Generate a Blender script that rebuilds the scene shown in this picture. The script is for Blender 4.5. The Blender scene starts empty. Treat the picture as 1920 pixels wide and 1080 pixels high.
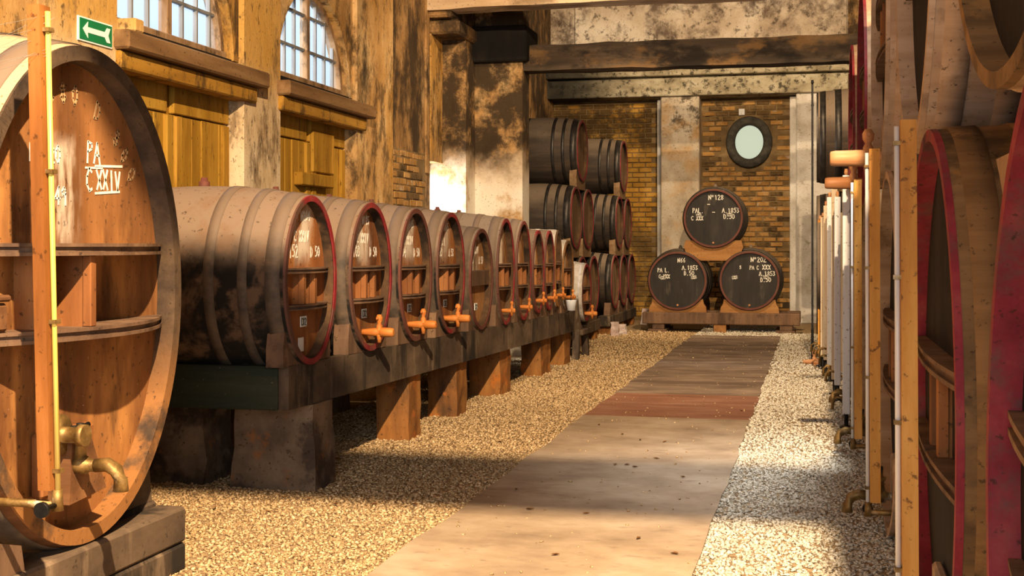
import bpy, math, random
import numpy as np
from mathutils import Vector, Matrix
random.seed(7); rng = np.random.default_rng(7)
S = bpy.context.scene
C = S.collection
PI = math.pi

# ------------------------------------------------------------------ camera, world, lights, exposure
EYE = 1.42
cam_d = bpy.data.cameras.new('camera'); cam = bpy.data.objects.new('camera', cam_d); C.objects.link(cam)
cam_d.sensor_width = 36.0; cam_d.lens = 45.0            # 2400 px focal length on a 1920 px frame
cam_d.shift_y = -80.0 / 1920.0                          # level camera, horizon at row 460
cam_d.clip_start = 0.05
cam.location = (0, 0, EYE); cam.rotation_euler = (PI/2, 0, math.radians(13.315))
S.camera = cam
S.view_settings.view_transform = 'Standard'; S.view_settings.look = 'None'
S.view_settings.gamma = 1.0; S.view_settings.use_curve_mapping = False
S.view_settings.exposure = 0.2

W = bpy.data.worlds.new('sky'); S.world = W; W.use_nodes = True
bg = W.node_tree.nodes['Background']; bg.inputs[0].default_value = (0.62, 0.79, 1.0, 1); bg.inputs[1].default_value = 1.0

def light(name, kind, loc, energy, col, size=0.1, target=None, angle=None, size_y=None, blend=0.4):
    d = bpy.data.lights.new(name, kind); d.energy = energy; d.color = col
    if kind == 'AREA':
        d.size = size
        if size_y: d.shape = 'RECTANGLE'; d.size_y = size_y
    else: d.shadow_soft_size = size
    if kind == 'SPOT': d.spot_size = math.radians(angle); d.spot_blend = blend
    o = bpy.data.objects.new(name, d); C.objects.link(o); o.location = loc
    if target is not None:
        o.rotation_euler = (Vector(target) - Vector(loc)).to_track_quat('-Z', 'Y').to_euler()
    return o
WARM = (1.0, 0.70, 0.41)
light('hall_lamp', 'SPOT', (0.5, 0.3, 5.9), 7200, WARM, 0.05, (-3.3, 9.0, 0.8), 96, blend=0.25)
light('fill_spot_middle', 'SPOT', (-0.9, 12.0, 5.6), 760, WARM, 0.12, (-2.2, 16.5, 0.5), 120, blend=0.6)  # added fill spot without a fixture, warms the far rack and stacks
light('fill_spot_far', 'SPOT', (-1.0, 17.6, 5.2), 900, WARM, 0.12, (-1.8, 24.2, 1.9), 110, blend=0.6)  # added unseen fill spot that brightens the end wall and barrels
light('entrance_fill', 'AREA', (0.2, -3.6, 2.6), 310, (1.0, 0.95, 0.9), 5.0, (-0.6, 8, 0.6), size_y=3.6)  # added fill panel behind the camera, standing in for an assumed gateway
light('right_fill_spot', 'SPOT', (0.75, 8.0, 6.3), 1400, (1.0, 0.97, 0.92), 0.25, (0.45, 8.0, 0), 44, blend=1.0)  # added fill over the right gravel; the ceiling has no opening here
light('low_window_daylight', 'AREA', (-5.15, 15.4, 1.75), 70, (1.0, 0.96, 0.9), 0.42, (-3.4, 15.75, 0.9), size_y=1.3)

for yw in (7.6, 10.3): light('window_daylight', 'AREA', (-6.4, yw, 5.3), 210, (0.92, 0.96, 1.0), 2.2, (-3.0, yw+1.6, 1.0), size_y=1.6)
# ------------------------------------------------------------------ materials
def lin(c):
    return tuple(((v/255.0)/12.92 if v/255.0 <= 0.04045 else ((v/255.0+0.055)/1.055)**2.4) for v in c) + (1.0,)
def tone(c):
    r, g, b, a = lin(c); return (r, min(1, g*1.10), min(1, b*1.25), 1.0)
def M(name, cols, scale=5.0, stretch=(1, 1, 1), rough=0.8, bump=0.25, bscale=None, stains=(), spec=0.25, metal=0.0, rand=True, bdist=0.01, detail=7):
    m = bpy.data.materials.new(name); m.use_nodes = True
    nt = m.node_tree; N = nt.nodes; L = nt.links; N.clear()
    out = N.new('ShaderNodeOutputMaterial'); p = N.new('ShaderNodeBsdfPrincipled'); L.new(p.outputs[0], out.inputs[0])
    p.inputs['Roughness'].default_value = rough; p.inputs['Metallic'].default_value = metal
    p.inputs['Specular IOR Level'].default_value = spec
    tc = N.new('ShaderNodeTexCoord'); src = tc.outputs['Object']
    if rand:
        oi = N.new('ShaderNodeObjectInfo'); mu = N.new('ShaderNodeMath'); mu.operation = 'MULTIPLY'; mu.inputs[1].default_value = 41.0
        L.new(oi.outputs['Random'], mu.inputs[0])
        va = N.new('ShaderNodeVectorMath'); va.operation = 'ADD'; L.new(src, va.inputs[0]); L.new(mu.outputs[0], va.inputs[1]); src2 = va.outputs[0]
    else: src2 = src
    def noise(sc, st, det=detail, dis=0.0):
        mp = N.new('ShaderNodeMapping'); mp.inputs['Scale'].default_value = st; L.new(src2, mp.inputs[0])
        n = N.new('ShaderNodeTexNoise'); n.inputs['Scale'].default_value = sc; n.inputs['Detail'].default_value = det
        n.inputs['Roughness'].default_value = 0.62 if det < 9 else 0.72; n.inputs['Distortion'].default_value = dis
        L.new(mp.outputs[0], n.inputs['Vector']); return n.outputs[0]
    n0 = noise(scale, stretch)
    r = N.new('ShaderNodeValToRGB'); L.new(n0, r.inputs[0])
    k = len(cols)
    while len(r.color_ramp.elements) < k: r.color_ramp.elements.new(0.5)
    for i, e in enumerate(r.color_ramp.elements):
        e.position = 0.5 if k == 1 else 0.3 + 0.4*i/(k-1); e.color = tone(cols[i])
    col = r.outputs[0]
    sep = None
    for s in stains:
        n1 = noise(s.get('scale', 2), s.get('stretch', (1, 1, 1)), s.get('det', 6), s.get('dis', 0.0))
        mr = N.new('ShaderNodeMapRange'); mr.interpolation_type = 'SMOOTHSTEP'
        mr.inputs['From Min'].default_value = s.get('lo', 0.5); mr.inputs['From Max'].default_value = s.get('hi', 0.6)
        mr.inputs['To Max'].default_value = s.get('amt', 1.0); L.new(n1, mr.inputs[0]); mask = mr.outputs[0]
        for ax in s.get('axes', ()):                                  # (axis, from, to, wobble)
            if sep is None: sep = N.new('ShaderNodeSeparateXYZ'); L.new(src, sep.inputs[0])
            nw = noise(s.get('wscale', 3.0), s.get('wstretch', (1, 1, 1)), 4)
            ma = N.new('ShaderNodeMath'); ma.operation = 'MULTIPLY_ADD'; L.new(nw, ma.inputs[0]); ma.inputs[1].default_value = ax[3]
            L.new(sep.outputs[ax[0]], ma.inputs[2])
            m2 = N.new('ShaderNodeMapRange'); m2.interpolation_type = 'SMOOTHSTEP'
            lo, hi = ax[1], ax[2]
            if lo > hi: m2.inputs['To Min'].default_value = 1.0; m2.inputs['To Max'].default_value = 0.0; lo, hi = hi, lo
            m2.inputs['From Min'].default_value = lo + ax[3]*0.5; m2.inputs['From Max'].default_value = hi + ax[3]*0.5
            L.new(ma.outputs[0], m2.inputs[0])
            mm = N.new('ShaderNodeMath'); mm.operation = 'MULTIPLY'; L.new(mask, mm.inputs[0]); L.new(m2.outputs[0], mm.inputs[1]); mask = mm.outputs[0]
        mx = N.new('ShaderNodeMix'); mx.data_type = 'RGBA'; L.new(mask, mx.inputs[0]); L.new(col, mx.inputs[6]); mx.inputs[7].default_value = tone(s['col']); col = mx.outputs[2]
    L.new(col, p.inputs['Base Color'])
    if bump:
        nb = noise(bscale or scale*3, stretch, 5)
        b = N.new('ShaderNodeBump'); b.inputs['Strength'].default_value = bump; b.inputs['Distance'].default_value = bdist
        L.new(nb, b.inputs['Height']); L.new(b.outputs[0], p.inputs['Normal'])
    return m
DARK = (36, 32, 27)
mat = {}
WS = (1, 1, 0.12)                                  # grain runs along z
XS = (0.12, 1, 1)                                  # grain along x
YS = (1, 0.12, 1)
speck = dict(col=(40, 30, 20), scale=38, lo=0.60, hi=0.68, amt=0.7)
mat['dusty'] = M('dusty_oak', [(48, 38, 29), (72, 55, 41), (98, 78, 59)], 9, XS, 0.9, 0.3, stains=[
    dict(col=(24, 23, 20), scale=3.2, lo=0.38, hi=0.50, amt=0.95, dis=0.6),
    dict(col=(132, 110, 90), scale=2.0, lo=0.0, hi=0.1, amt=0.9, axes=[(2, 0.58, 0.80, 0.34)], wscale=2.6),
    dict(col=(120, 92, 68), scale=5.5, lo=0.5, hi=0.64, amt=0.6), speck])
mat['dusty_far'] = M('dusty_oak_grey', [(62, 50, 40), (88, 70, 54), (110, 90, 70)], 9, XS, 0.9, 0.3, stains=[
    dict(col=(130, 112, 94), scale=2.0, lo=0.0, hi=0.1, amt=0.85, axes=[(2, 0.55, 0.95, 0.3)], wscale=2.6), speck])
mat['dusty_white'] = M('pale_dusty_oak', [(150, 138, 124), (180, 168, 154), (198, 188, 174)], 9, XS, 0.9, 0.3, stains=[
    dict(col=(96, 82, 68), scale=3.0, lo=0.45, hi=0.6, amt=0.8, axes=[(2, 0.6, 0.3, 0.2)]), speck])
mat['vat'] = M('vat_oak', [(72, 46, 26), (104, 68, 40), (134, 92, 56)], 7, XS, 0.8, 0.3, stains=[
    dict(col=(190, 156, 118), scale=2.0, lo=0.0, hi=0.1, amt=0.9, axes=[(2, 1.35, 1.6, 0.3)], wscale=2.6),
    dict(col=(40, 30, 22), scale=4, lo=0.55, hi=0.65, amt=0.6), speck])
mat['lining'] = M('dark_chime_lining', [(52, 38, 26), (80, 58, 38), (106, 76, 48)], 7, (1, 1, 1), 0.85, 0.35, stains=[dict(col=(26, 22, 18), scale=4, lo=0.40, hi=0.56, amt=0.9, axes=[(2, 0.55, 0.8, 0.2)]), speck])  # brown lining, darker towards the top
mat['vat_rim'] = M('vat_chime_oak', [(48, 38, 30), (72, 56, 42), (92, 72, 52)], 7, (1, 1, 1), 0.75, 0.35, stains=[
    dict(col=(150, 100, 52), scale=3, lo=0.40, hi=0.55, amt=0.85, axes=[(2, 0.95, 0.5, 0.3)], wscale=3), speck])
def headmat(name, cols, zs, cy=0.0, chalk=(226, 208, 182), amt=0.75, blk=0.5):
    return M(name, cols, 5, (1, 1, 0.16), 0.72, 0.2, stains=[
        dict(col=(70, 38, 18), scale=3.2, stretch=(1, 1, 0.25), lo=0.5, hi=0.68, amt=0.75),
        dict(col=(210, 146, 78), scale=2.6, stretch=(1, 1, 0.3), lo=0.52, hi=0.68, amt=0.5),
        dict(col=(34, 26, 20), scale=4.5, stretch=(1, 1, 0.3), lo=0.56, hi=0.66, amt=blk),
        dict(col=chalk, scale=9, stretch=(1, 1, 0.22), lo=0.38, hi=0.54, amt=amt, axes=[(2, zs[0]-0.10, zs[0]+0.05, 0.16), (2, zs[1]+0.06, zs[1]-0.08, 0.16), (1, cy-0.19, cy-0.04, 0.12), (1, cy+0.19, cy+0.04, 0.12)], wscale=7),
        dict(col=(236, 220, 190), scale=55, lo=0.70, hi=0.74, amt=0.6), speck])
mat['head'] = headmat('oak_head', [(112, 66, 34), (148, 90, 46), (174, 116, 66)], (0.68, 0.96), cy=.02, amt=.85)
mat['head_vat'] = headmat('vat_oak_head', [(94, 60, 33), (130, 84, 45), (158, 106, 60)], (1.26, 1.62), cy=-0.08, amt=0.6, blk=0.45)
mat['head_pale'] = headmat('pale_oak_head', [(126, 80, 42), (160, 112, 66), (186, 140, 90)], (0.5, 1.0))
mat['head_barrel'] = M('brown_barrel_head', [(84, 62, 42), (112, 86, 60), (150, 124, 92)], 6, (1, 1, 0.2), 0.8, 0.2, stains=[speck])
mat['head_plain'] = M('plain_oak_panel', [(104, 62, 32), (136, 84, 44), (160, 106, 60)], 6, (1, 1, 0.2), 0.75, 0.25, stains=[speck])
mat['gauge_vat'] = M('amber_gauge_board', [(106, 62, 26), (138, 84, 38), (162, 106, 54)], 8, WS, 0.55, 0.2, stains=[dict(col=(70, 40, 16), scale=30, lo=0.6, hi=0.68, amt=0.8)])
mat['head_black'] = M('black_painted_head', [(26, 24, 22), (38, 34, 30), (54, 48, 42)], 6, (1, 1, 0.2), 0.55, 0.15, stains=[
    dict(col=(92, 80, 66), scale=7, stretch=(1, 1, 0.3), lo=0.58, hi=0.72, amt=0.5), dict(col=(200, 188, 165), scale=50, lo=0.71, hi=0.75, amt=0.6)])
mat['head_dark'] = M('dark_oak_head', [(18, 14, 11), (28, 21, 16), (44, 33, 24)], 9, (1, 1, 0.3), 0.85, 0.4, stains=[dict(col=(62, 46, 32), scale=6, lo=0.55, hi=0.7, amt=0.6, det=9), dict(col=(110, 84, 56), scale=46, lo=0.68, hi=0.73, amt=0.5)])
mat['red'] = M('worn_red_paint', [(104, 28, 30), (134, 36, 40), (146, 58, 50)], 6, (1, 1, 1), 0.65, 0.2, stains=[
    dict(col=(92, 66, 54), scale=5, lo=0.48, hi=0.62, amt=0.75), dict(col=(84, 62, 48), scale=4, lo=0.2, hi=0.4, amt=0.85, axes=[(1, -0.08, -0.2, 0.1)]), speck])
mat['red_vat'] = M('crimson_paint', [(104, 28, 36), (130, 38, 46), (148, 64, 60)], 6, (1, 1, 1), 0.7, 0.3, stains=[dict(col=(96, 66, 58), scale=3.5, lo=0.48, hi=0.62, amt=0.75, det=9), speck])
mat['red_brown'] = M('faded_red_paint', [(84, 46, 38), (102, 58, 46), (96, 66, 52)], 6, (1, 1, 1), 0.7, 0.2, stains=[speck])
mat['barrel'] = M('dark_barrel_oak', [(36, 30, 25), (56, 46, 37), (78, 62, 48)], 8, XS, 0.7, 0.3, stains=[
    dict(col=(124, 106, 86), scale=2.4, lo=0.0, hi=0.1, amt=0.85, axes=[(2, 0.55, 0.85, 0.25)], wscale=2.2), speck])
mat['hoop'] = M('rusty_hoop_iron', [(58, 50, 42), (84, 70, 57), (106, 86, 66)], 12, (1, 1, 1), 0.7, 0.25, spec=0.4, stains=[
    dict(col=(116, 96, 78), scale=2.0, lo=0.0, hi=0.1, amt=0.8, axes=[(2, 0.62, 0.84, 0.34)], wscale=2.6)])
mat['hoop_dark'] = M('dark_hoop_iron', [(30, 29, 28), (48, 44, 40), (66, 58, 50)], 12, (1, 1, 1), 0.45, 0.2, spec=0.5, metal=0.4)
mat['beam'] = M('weathered_rack_oak', [(50, 42, 34), (84, 68, 53), (112, 91, 70)], 6, (1, 0.25, 0.5), 0.85, 0.35, stains=[
    dict(col=(34, 31, 27), scale=2.2, stretch=(1, 1.6, 0.4), lo=0.5, hi=0.62, amt=0.85), dict(col=(150, 126, 98), scale=3.1, stretch=(1, 1.4, 0.3), lo=0.55, hi=0.7, amt=0.6), speck])
mat['beam_green'] = M('mossy_black_oak', [(26, 34, 28), (38, 46, 36), (58, 58, 44)], 6, XS, 0.85, 0.35, stains=[dict(col=(168, 140, 96), scale=40, lo=0.66, hi=0.71, amt=0.7)])
mat['post'] = M('orange_stained_block', [(104, 66, 34), (148, 96, 46), (176, 124, 66)], 5, WS, 0.8, 0.4, stains=[
    dict(col=(60, 46, 34), scale=3, lo=0.5, hi=0.66, amt=0.7, stretch=(1, 1, 0.5)), dict(col=(196, 110, 40), scale=4.2, lo=0.56, hi=0.66, amt=0.6), speck])
mat['stone'] = M('brown_stone_block', [(82, 66, 52), (116, 94, 72), (142, 116, 88)], 4, (1, 1, 1), 0.9, 0.5, stains=[
    dict(col=(58, 46, 38), scale=2.4, lo=0.5, hi=0.58, amt=0.75), dict(col=(160, 96, 44), scale=6, lo=0.6, hi=0.7, amt=0.6), speck])
mat['stone_pink'] = M('pale_pink_stone', [(150, 118, 106), (190, 168, 156), (222, 212, 200)], 4, (1, 1, 1), 0.9, 0.5, stains=[speck])
mat['cradle'] = M('cradle_oak', [(74, 54, 40), (104, 78, 58), (128, 98, 72)], 6, WS, 0.8, 0.3, stains=[dict(col=(60, 44, 36), scale=4, lo=0.55, hi=0.66, amt=0.6), speck])
mat['fresh'] = M('fresh_orange_wood', [(122, 80, 42), (150, 102, 54), (170, 124, 72)], 6, YS, 0.7, 0.2, stains=[speck])
mat['saddle'] = M('dull_tan_wood', [(104, 78, 52), (132, 102, 70), (154, 124, 90)], 6, YS, 0.75, 0.25, stains=[speck])
mat['tapwood'] = M('orange_tap_wood', [(160, 88, 34), (190, 112, 48), (208, 136, 68)], 14, XS, 0.55, 0.15)
mat['tapwood_pale'] = M('turned_beech', [(150, 96, 56), (178, 122, 78), (204, 152, 104)], 10, XS, 0.5, 0.15)
mat['gauge'] = M('orange_gauge_board', [(170, 108, 38), (204, 140, 58), (224, 166, 84)], 8, WS, 0.6, 0.2, stains=[dict(col=(86, 54, 22), scale=30, lo=0.58, hi=0.68, amt=0.8)])
mat['gauge_pale'] = M('pale_gauge_board', [(178, 152, 118), (206, 182, 148), (222, 204, 176)], 8, WS, 0.65, 0.2, stains=[dict(col=(110, 84, 60), scale=22, lo=0.6, hi=0.68, amt=0.7)])
mat['gauge_white'] = M('white_gauge_board', [(208, 200, 190), (226, 220, 212), (236, 232, 226)], 8, WS, 0.6, 0.1, stains=[speck])
mat['gauge_brown'] = M('brown_gauge_board', [(92, 72, 58), (120, 96, 78), (146, 120, 98)], 8, WS, 0.7, 0.2, stains=[speck])
mat['tube'] = M('yellow_glass_tube', [(206, 168, 60), (226, 194, 92), (236, 214, 130)], 6, WS, 0.25, 0.0, spec=0.6)
mat['tube_white'] = M('milky_glass_tube', [(206, 200, 188), (224, 220, 210), (236, 232, 224)], 6, WS, 0.25, 0.0, spec=0.6)
mat['brass'] = M('tarnished_brass', [(86, 64, 34), (128, 98, 52), (168, 134, 78)], 16, (1, 1, 1), 0.5, 0.25, metal=0.55, spec=0.5, stains=[dict(col=(196, 176, 140), scale=10, lo=0.55, hi=0.66, amt=0.6)])
mat['iron'] = M('black_iron', [(24, 24, 24), (36, 34, 32), (50, 46, 42)], 16, (1, 1, 1), 0.5, 0.2, metal=0.5)
mat['chalk'] = M('chalk', [(214, 200, 176), (232, 222, 202), (240, 232, 216)], 30, (1, 1, 1), 0.95, 0.0)
mat['chalk_faint'] = M('faint_chalk', [(150, 112, 72), (176, 138, 94), (196, 160, 116)], 30, (1, 1, 1), 0.95, 0.0)
mat['web'] = M('cobweb_silk', [(120, 112, 100), (140, 130, 118)], 10, (1, 1, 1), 0.9, 0.0)
mould = dict(col=(48, 38, 28), scale=1.5, stretch=(1, 1, 0.55), lo=0.50, hi=0.64, amt=0.88, dis=0.1, det=12)
mouldfine = dict(col=(58, 43, 28), scale=6, stretch=(1, 1, 0.45), lo=0.50, hi=0.62, amt=0.75, det=12)
mat['plaster'] = M('mouldy_ochre_plaster', [(150, 108, 56), (190, 146, 88), (212, 176, 122)], 2.2, (1, 1, 0.6), 0.92, 0.5, bscale=14, bdist=0.015, stains=[
    dict(col=(176, 124, 40), scale=1.4, stretch=(1, 1, 0.4), lo=0.46, hi=0.6, amt=0.7), mouldfine, mould, speck], rand=False)
mat['plaster_pale'] = M('pale_pilaster_plaster', [(186, 152, 104), (214, 184, 140), (230, 206, 168)], 2.2, (1, 1, 0.6), 0.92, 0.5, bscale=14, bdist=0.015, stains=[
    dict(col=(192, 140, 52), scale=0.8, lo=0.0, hi=0.1, amt=0.85, axes=[(2, 2.55, 3.0, 0.5)]),
    dict(col=(104, 80, 54), scale=5, stretch=(1, 1, 0.4), lo=0.50, hi=0.64, amt=0.75, det=12), dict(col=(60, 46, 32), scale=16, stretch=(1, 1, 0.5), lo=0.58, hi=0.68, amt=0.8, det=8), speck], rand=False)
mat['plaster_dark'] = M('sooty_plaster', [(120, 88, 50), (160, 120, 72), (186, 148, 98)], 2.2, (1, 1, 0.6), 0.92, 0.5, bscale=14, bdist=0.015, stains=[
    dict(col=(40, 32, 24), scale=1.7, stretch=(1, 1, 0.6), lo=0.42, hi=0.58, amt=0.9, dis=0.1, det=12), mouldfine, speck], rand=False)
mat['plaster_pier'] = M('pier_plaster', [(142, 104, 58), (176, 134, 82), (200, 164, 112)], 2.6, (1, 1, 0.6), 0.92, 0.5, bscale=14, bdist=0.015, stains=[
    dict(col=(34, 28, 22), scale=2.6, lo=0.32, hi=0.52, amt=0.92, dis=0.1, det=12, axes=[(2, 2.15, 2.75, 0.9)]),
    dict(col=(230, 218, 196), scale=2.4, lo=0.3, hi=0.5, amt=0.9, axes=[(2, 2.7, 2.0, 0.6)]), speck], rand=False)  # low window's light painted as white on the lower pier
mat['plaster_white'] = M('flaking_white_plaster', [(176, 164, 146), (212, 202, 186), (230, 224, 212)], 2.4, (1, 1, 0.8), 0.92, 0.4, bscale=14, stains=[
    dict(col=(120, 104, 84), scale=4, lo=0.56, hi=0.7, amt=0.6, det=9), speck], rand=False)
mat['plaster_back'] = M('mottled_back_plaster', [(150, 132, 108), (190, 172, 146), (212, 198, 174)], 2.4, (1, 1, 0.8), 0.92, 0.4, bscale=14, stains=[
    dict(col=(58, 48, 36), scale=5, lo=0.48, hi=0.60, amt=0.85, det=9, axes=[(2, 3.2, 3.6, 0.8)]), dict(col=(190, 146, 88), scale=2, lo=0.5, hi=0.65, amt=0.6), speck], rand=False)
mat['plaster_yellow'] = M('ochre_washed_brick', [(140, 98, 34), (176, 128, 50), (196, 152, 76)], 3, (1, 1, 1), 0.92, 0.5, bscale=20, stains=[
    dict(col=(46, 38, 28), scale=1.4, lo=0.36, hi=0.5, amt=0.85, det=9, axes=[(2, 2.9, 3.4, 0.5)]), dict(col=(60, 50, 36), scale=1.6, lo=0.3, hi=0.5, amt=0.75, axes=[(2, 1.9, 1.5, 0.3)]), speck], rand=False)
mat['plaster_gable'] = M('blotched_gable_plaster', [(150, 128, 104), (196, 176, 150), (226, 212, 190)], 1.3, (1, 1, 0.8), 0.92, 0.4, bscale=12, stains=[
    dict(col=(74, 56, 44), scale=1.2, lo=0.45, hi=0.60, amt=0.85, dis=0.2, det=12), dict(col=(58, 46, 36), scale=9, lo=0.55, hi=0.66, amt=0.7), speck], rand=False)
mat['plaster_lintel'] = M('blistered_lintel_plaster', [(120, 106, 82), (170, 156, 126), (200, 188, 160)], 4, (0.6, 1, 1), 0.92, 0.5, bscale=18, stains=[
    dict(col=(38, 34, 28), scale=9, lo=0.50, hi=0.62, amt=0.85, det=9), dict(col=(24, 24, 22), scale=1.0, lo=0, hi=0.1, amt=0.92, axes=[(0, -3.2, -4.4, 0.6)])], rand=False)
mat['soot'] = M('black_soot_corbel', [(14, 13, 12), (24, 21, 18), (40, 32, 24)], 4, (1, 1, 0.5), 0.9, 0.4)
mat['timber_dark'] = M('blackened_tie_beam', [(44, 36, 28), (74, 60, 46), (104, 86, 66)], 5, XS, 0.85, 0.5, bscale=12, stains=[
    dict(col=(26, 22, 18), scale=2.2, stretch=(0.5, 1, 1), lo=0.48, hi=0.6, amt=0.85), dict(col=(136, 100, 58), scale=2.8, stretch=(0.5, 1, 1), lo=0.56, hi=0.68, amt=0.6), speck])
mat['timber_pale'] = M('dusty_tie_beam', [(150, 120, 88), (186, 156, 120), (208, 182, 148)], 4, XS, 0.85, 0.5, bscale=12, stains=[
    dict(col=(96, 74, 48), scale=3, stretch=(0.4, 1, 1), lo=0.52, hi=0.66, amt=0.7), speck])
mat['timber_sill'] = M('dusty_sill_oak', [(92, 66, 40), (126, 92, 56), (150, 116, 76)], 6, YS, 0.85, 0.4, stains=[speck])
mat['timber_ochre'] = M('ochre_painted_sill', [(140, 96, 30), (168, 120, 42), (184, 138, 58)], 6, YS, 0.8, 0.3, stains=[speck, mouldfine])
mat['door'] = M('ochre_door_paint', [(132, 90, 22), (168, 122, 36), (186, 142, 54)], 5, WS, 0.78, 0.35, stains=[
    dict(col=(92, 60, 20), scale=9, stretch=(1, 1, 0.2), lo=0.54, hi=0.66, amt=0.75, det=9), dict(col=(56, 38, 16), scale=34, stretch=(1, 1, 0.4), lo=0.62, hi=0.69, amt=0.8),
    dict(col=(212, 156, 62), scale=3.4, stretch=(1, 1, 0.15), lo=0.58, hi=0.68, amt=0.6)])
mat['frame'] = M('window_frame_paint', [(120, 88, 58), (150, 116, 80), (172, 140, 104)], 7, WS, 0.8, 0.25, stains=[mouldfine])
mat['muntin'] = M('pale_muntin_paint', [(98, 94, 88), (122, 118, 112), (140, 136, 130)], 9, WS, 0.7, 0.1)
mat['brick'] = M('warm_brick', [(128, 88, 42), (166, 122, 66), (190, 148, 92)], 3, (1, 1, 1), 0.92, 0.5, bscale=20, stains=[
    dict(col=(58, 46, 32), scale=6, lo=0.54, hi=0.68, amt=0.7), dict(col=(196, 182, 156), scale=4, lo=0.6, hi=0.7, amt=0.5), speck])
mat['brick_dark'] = M('smoked_brick', [(72, 54, 32), (104, 80, 48), (134, 106, 66)], 3, (1, 1, 1), 0.92, 0.5, bscale=20, stains=[dict(col=(40, 32, 24), scale=5, lo=0.5, hi=0.65, amt=0.7), speck])
mat['mortar'] = M('brick_mortar', [(84, 66, 42), (118, 94, 60), (146, 120, 82)], 3, (1, 1, 1), 0.95, 0.5, bscale=20, rand=False, stains=[
    dict(col=(26, 24, 20), scale=1.2, lo=0.45, hi=0.6, amt=0.8, axes=[(2, 1.9, 1.2, 0.8)])])
mat['floor'] = M('gravel_bed', [(110, 88, 62), (158, 130, 94), (200, 172, 130)], 26, (1, 1, 1), 0.95, 0.6, bscale=60, rand=False)
mat['gravel'] = M('pale_gravel', [(112, 86, 56), (184, 150, 104), (222, 196, 154)], 55, (1, 1, 1), 0.9, 0.0, rand=False, detail=2, stains=[dict(col=(98, 76, 50), scale=42, lo=0.60, hi=0.66, amt=0.8, det=2)])
mat['gravel_lit'] = M('lit_gravel', [(138, 122, 100), (206, 192, 166), (232, 224, 206)], 55, (1, 1, 1), 0.9, 0.0, rand=False, detail=2, stains=[dict(col=(108, 88, 64), scale=42, lo=0.60, hi=0.66, amt=0.8, det=2)])  # brighter copy of the gravel, light on the right strip painted in
mat['concrete'] = M('worn_concrete', [(140, 118, 94), (168, 144, 116), (186, 164, 136)], 2.2, (0.9, 1.1, 1), 0.85, 0.25, bscale=20, rand=False, stains=[
    dict(col=(122, 102, 84), scale=9, stretch=(0.7, 1.5, 1), lo=0.56, hi=0.72, amt=0.5), dict(col=(66, 56, 46), scale=24, stretch=(0.5, 1.2, 1), lo=0.67, hi=0.72, amt=0.7)])
mat['red_slab'] = M('red_brown_slab', [(118, 80, 60), (142, 96, 72), (158, 116, 90)], 3, (0.5, 1.8, 1), 0.9, 0.25, bscale=20, rand=False, stains=[speck])
mat['earth_slab'] = M('brown_earth_slab', [(104, 86, 70), (134, 112, 92), (156, 132, 110)], 3, (0.7, 1.4, 1), 0.92, 0.35, bscale=24, rand=False, stains=[
    dict(col=(92, 72, 58), scale=2, stretch=(0.3, 1.2, 1), lo=0.5, hi=0.64, amt=0.7), dict(col=(196, 160, 112), scale=60, lo=0.68, hi=0.72, amt=0.6)])
mat['sign_green'] = M('sign_green', [(16, 110, 62), (22, 124, 70)], 6, (1, 1, 1), 0.4, 0.0)
mat['sign_white'] = M('sign_white', [(232, 238, 230), (244, 246, 240)], 6, (1, 1, 1), 0.4, 0.0)
mat['bucket'] = M('galvanised_bucket', [(196, 196, 194), (220, 220, 218)], 6, (1, 1, 1), 0.5, 0.0)
mat['leaf'] = M('dead_leaf', [(70, 46, 26), (120, 80, 44), (166, 118, 66)], 20, (1, 1, 1), 0.9, 0.0)
mat['oval_frame'] = M('dark_oval_surround', [(46, 44, 38), (66, 62, 54), (86, 80, 68)], 8, (1, 1, 1), 0.8, 0.4, stains=[speck])
mat['ceiling'] = M('ceiling_boards', [(92, 72, 52), (120, 96, 70)], 4, XS, 0.9, 0.2)
def glassmat(name, tint, haze):
    m = bpy.data.materials.new(name); m.use_nodes = True; nt = m.node_tree; N = nt.nodes; L = nt.links; N.clear()
    o = N.new('ShaderNodeOutputMaterial'); t = N.new('ShaderNodeBsdfTransparent'); t.inputs[0].default_value = tint
    g = N.new('ShaderNodeBsdfGlossy'); g.inputs['Roughness'].default_value = 0.05
    tr = N.new('ShaderNodeBsdfTranslucent'); tr.inputs[0].default_value = tint
    m1 = N.new('ShaderNodeMixShader'); m1.inputs[0].default_value = haze; L.new(t.outputs[0], m1.inputs[1]); L.new(tr.outputs[0], m1.inputs[2])
    m2 = N.new('ShaderNodeMixShader'); m2.inputs[0].default_value = 0.03; L.new(m1.outputs[0], m2.inputs[1]); L.new(g.outputs[0], m2.inputs[2]); L.new(m2.outputs[0], o.inputs[0])
    return m
mat['pane'] = glassmat('window_glass', (0.97, 0.985, 1.0, 1), 0.04)
mat['pane_oval'] = glassmat('dusty_oval_glass', (1.0, 0.92, 0.70, 1), 0.08)

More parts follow.
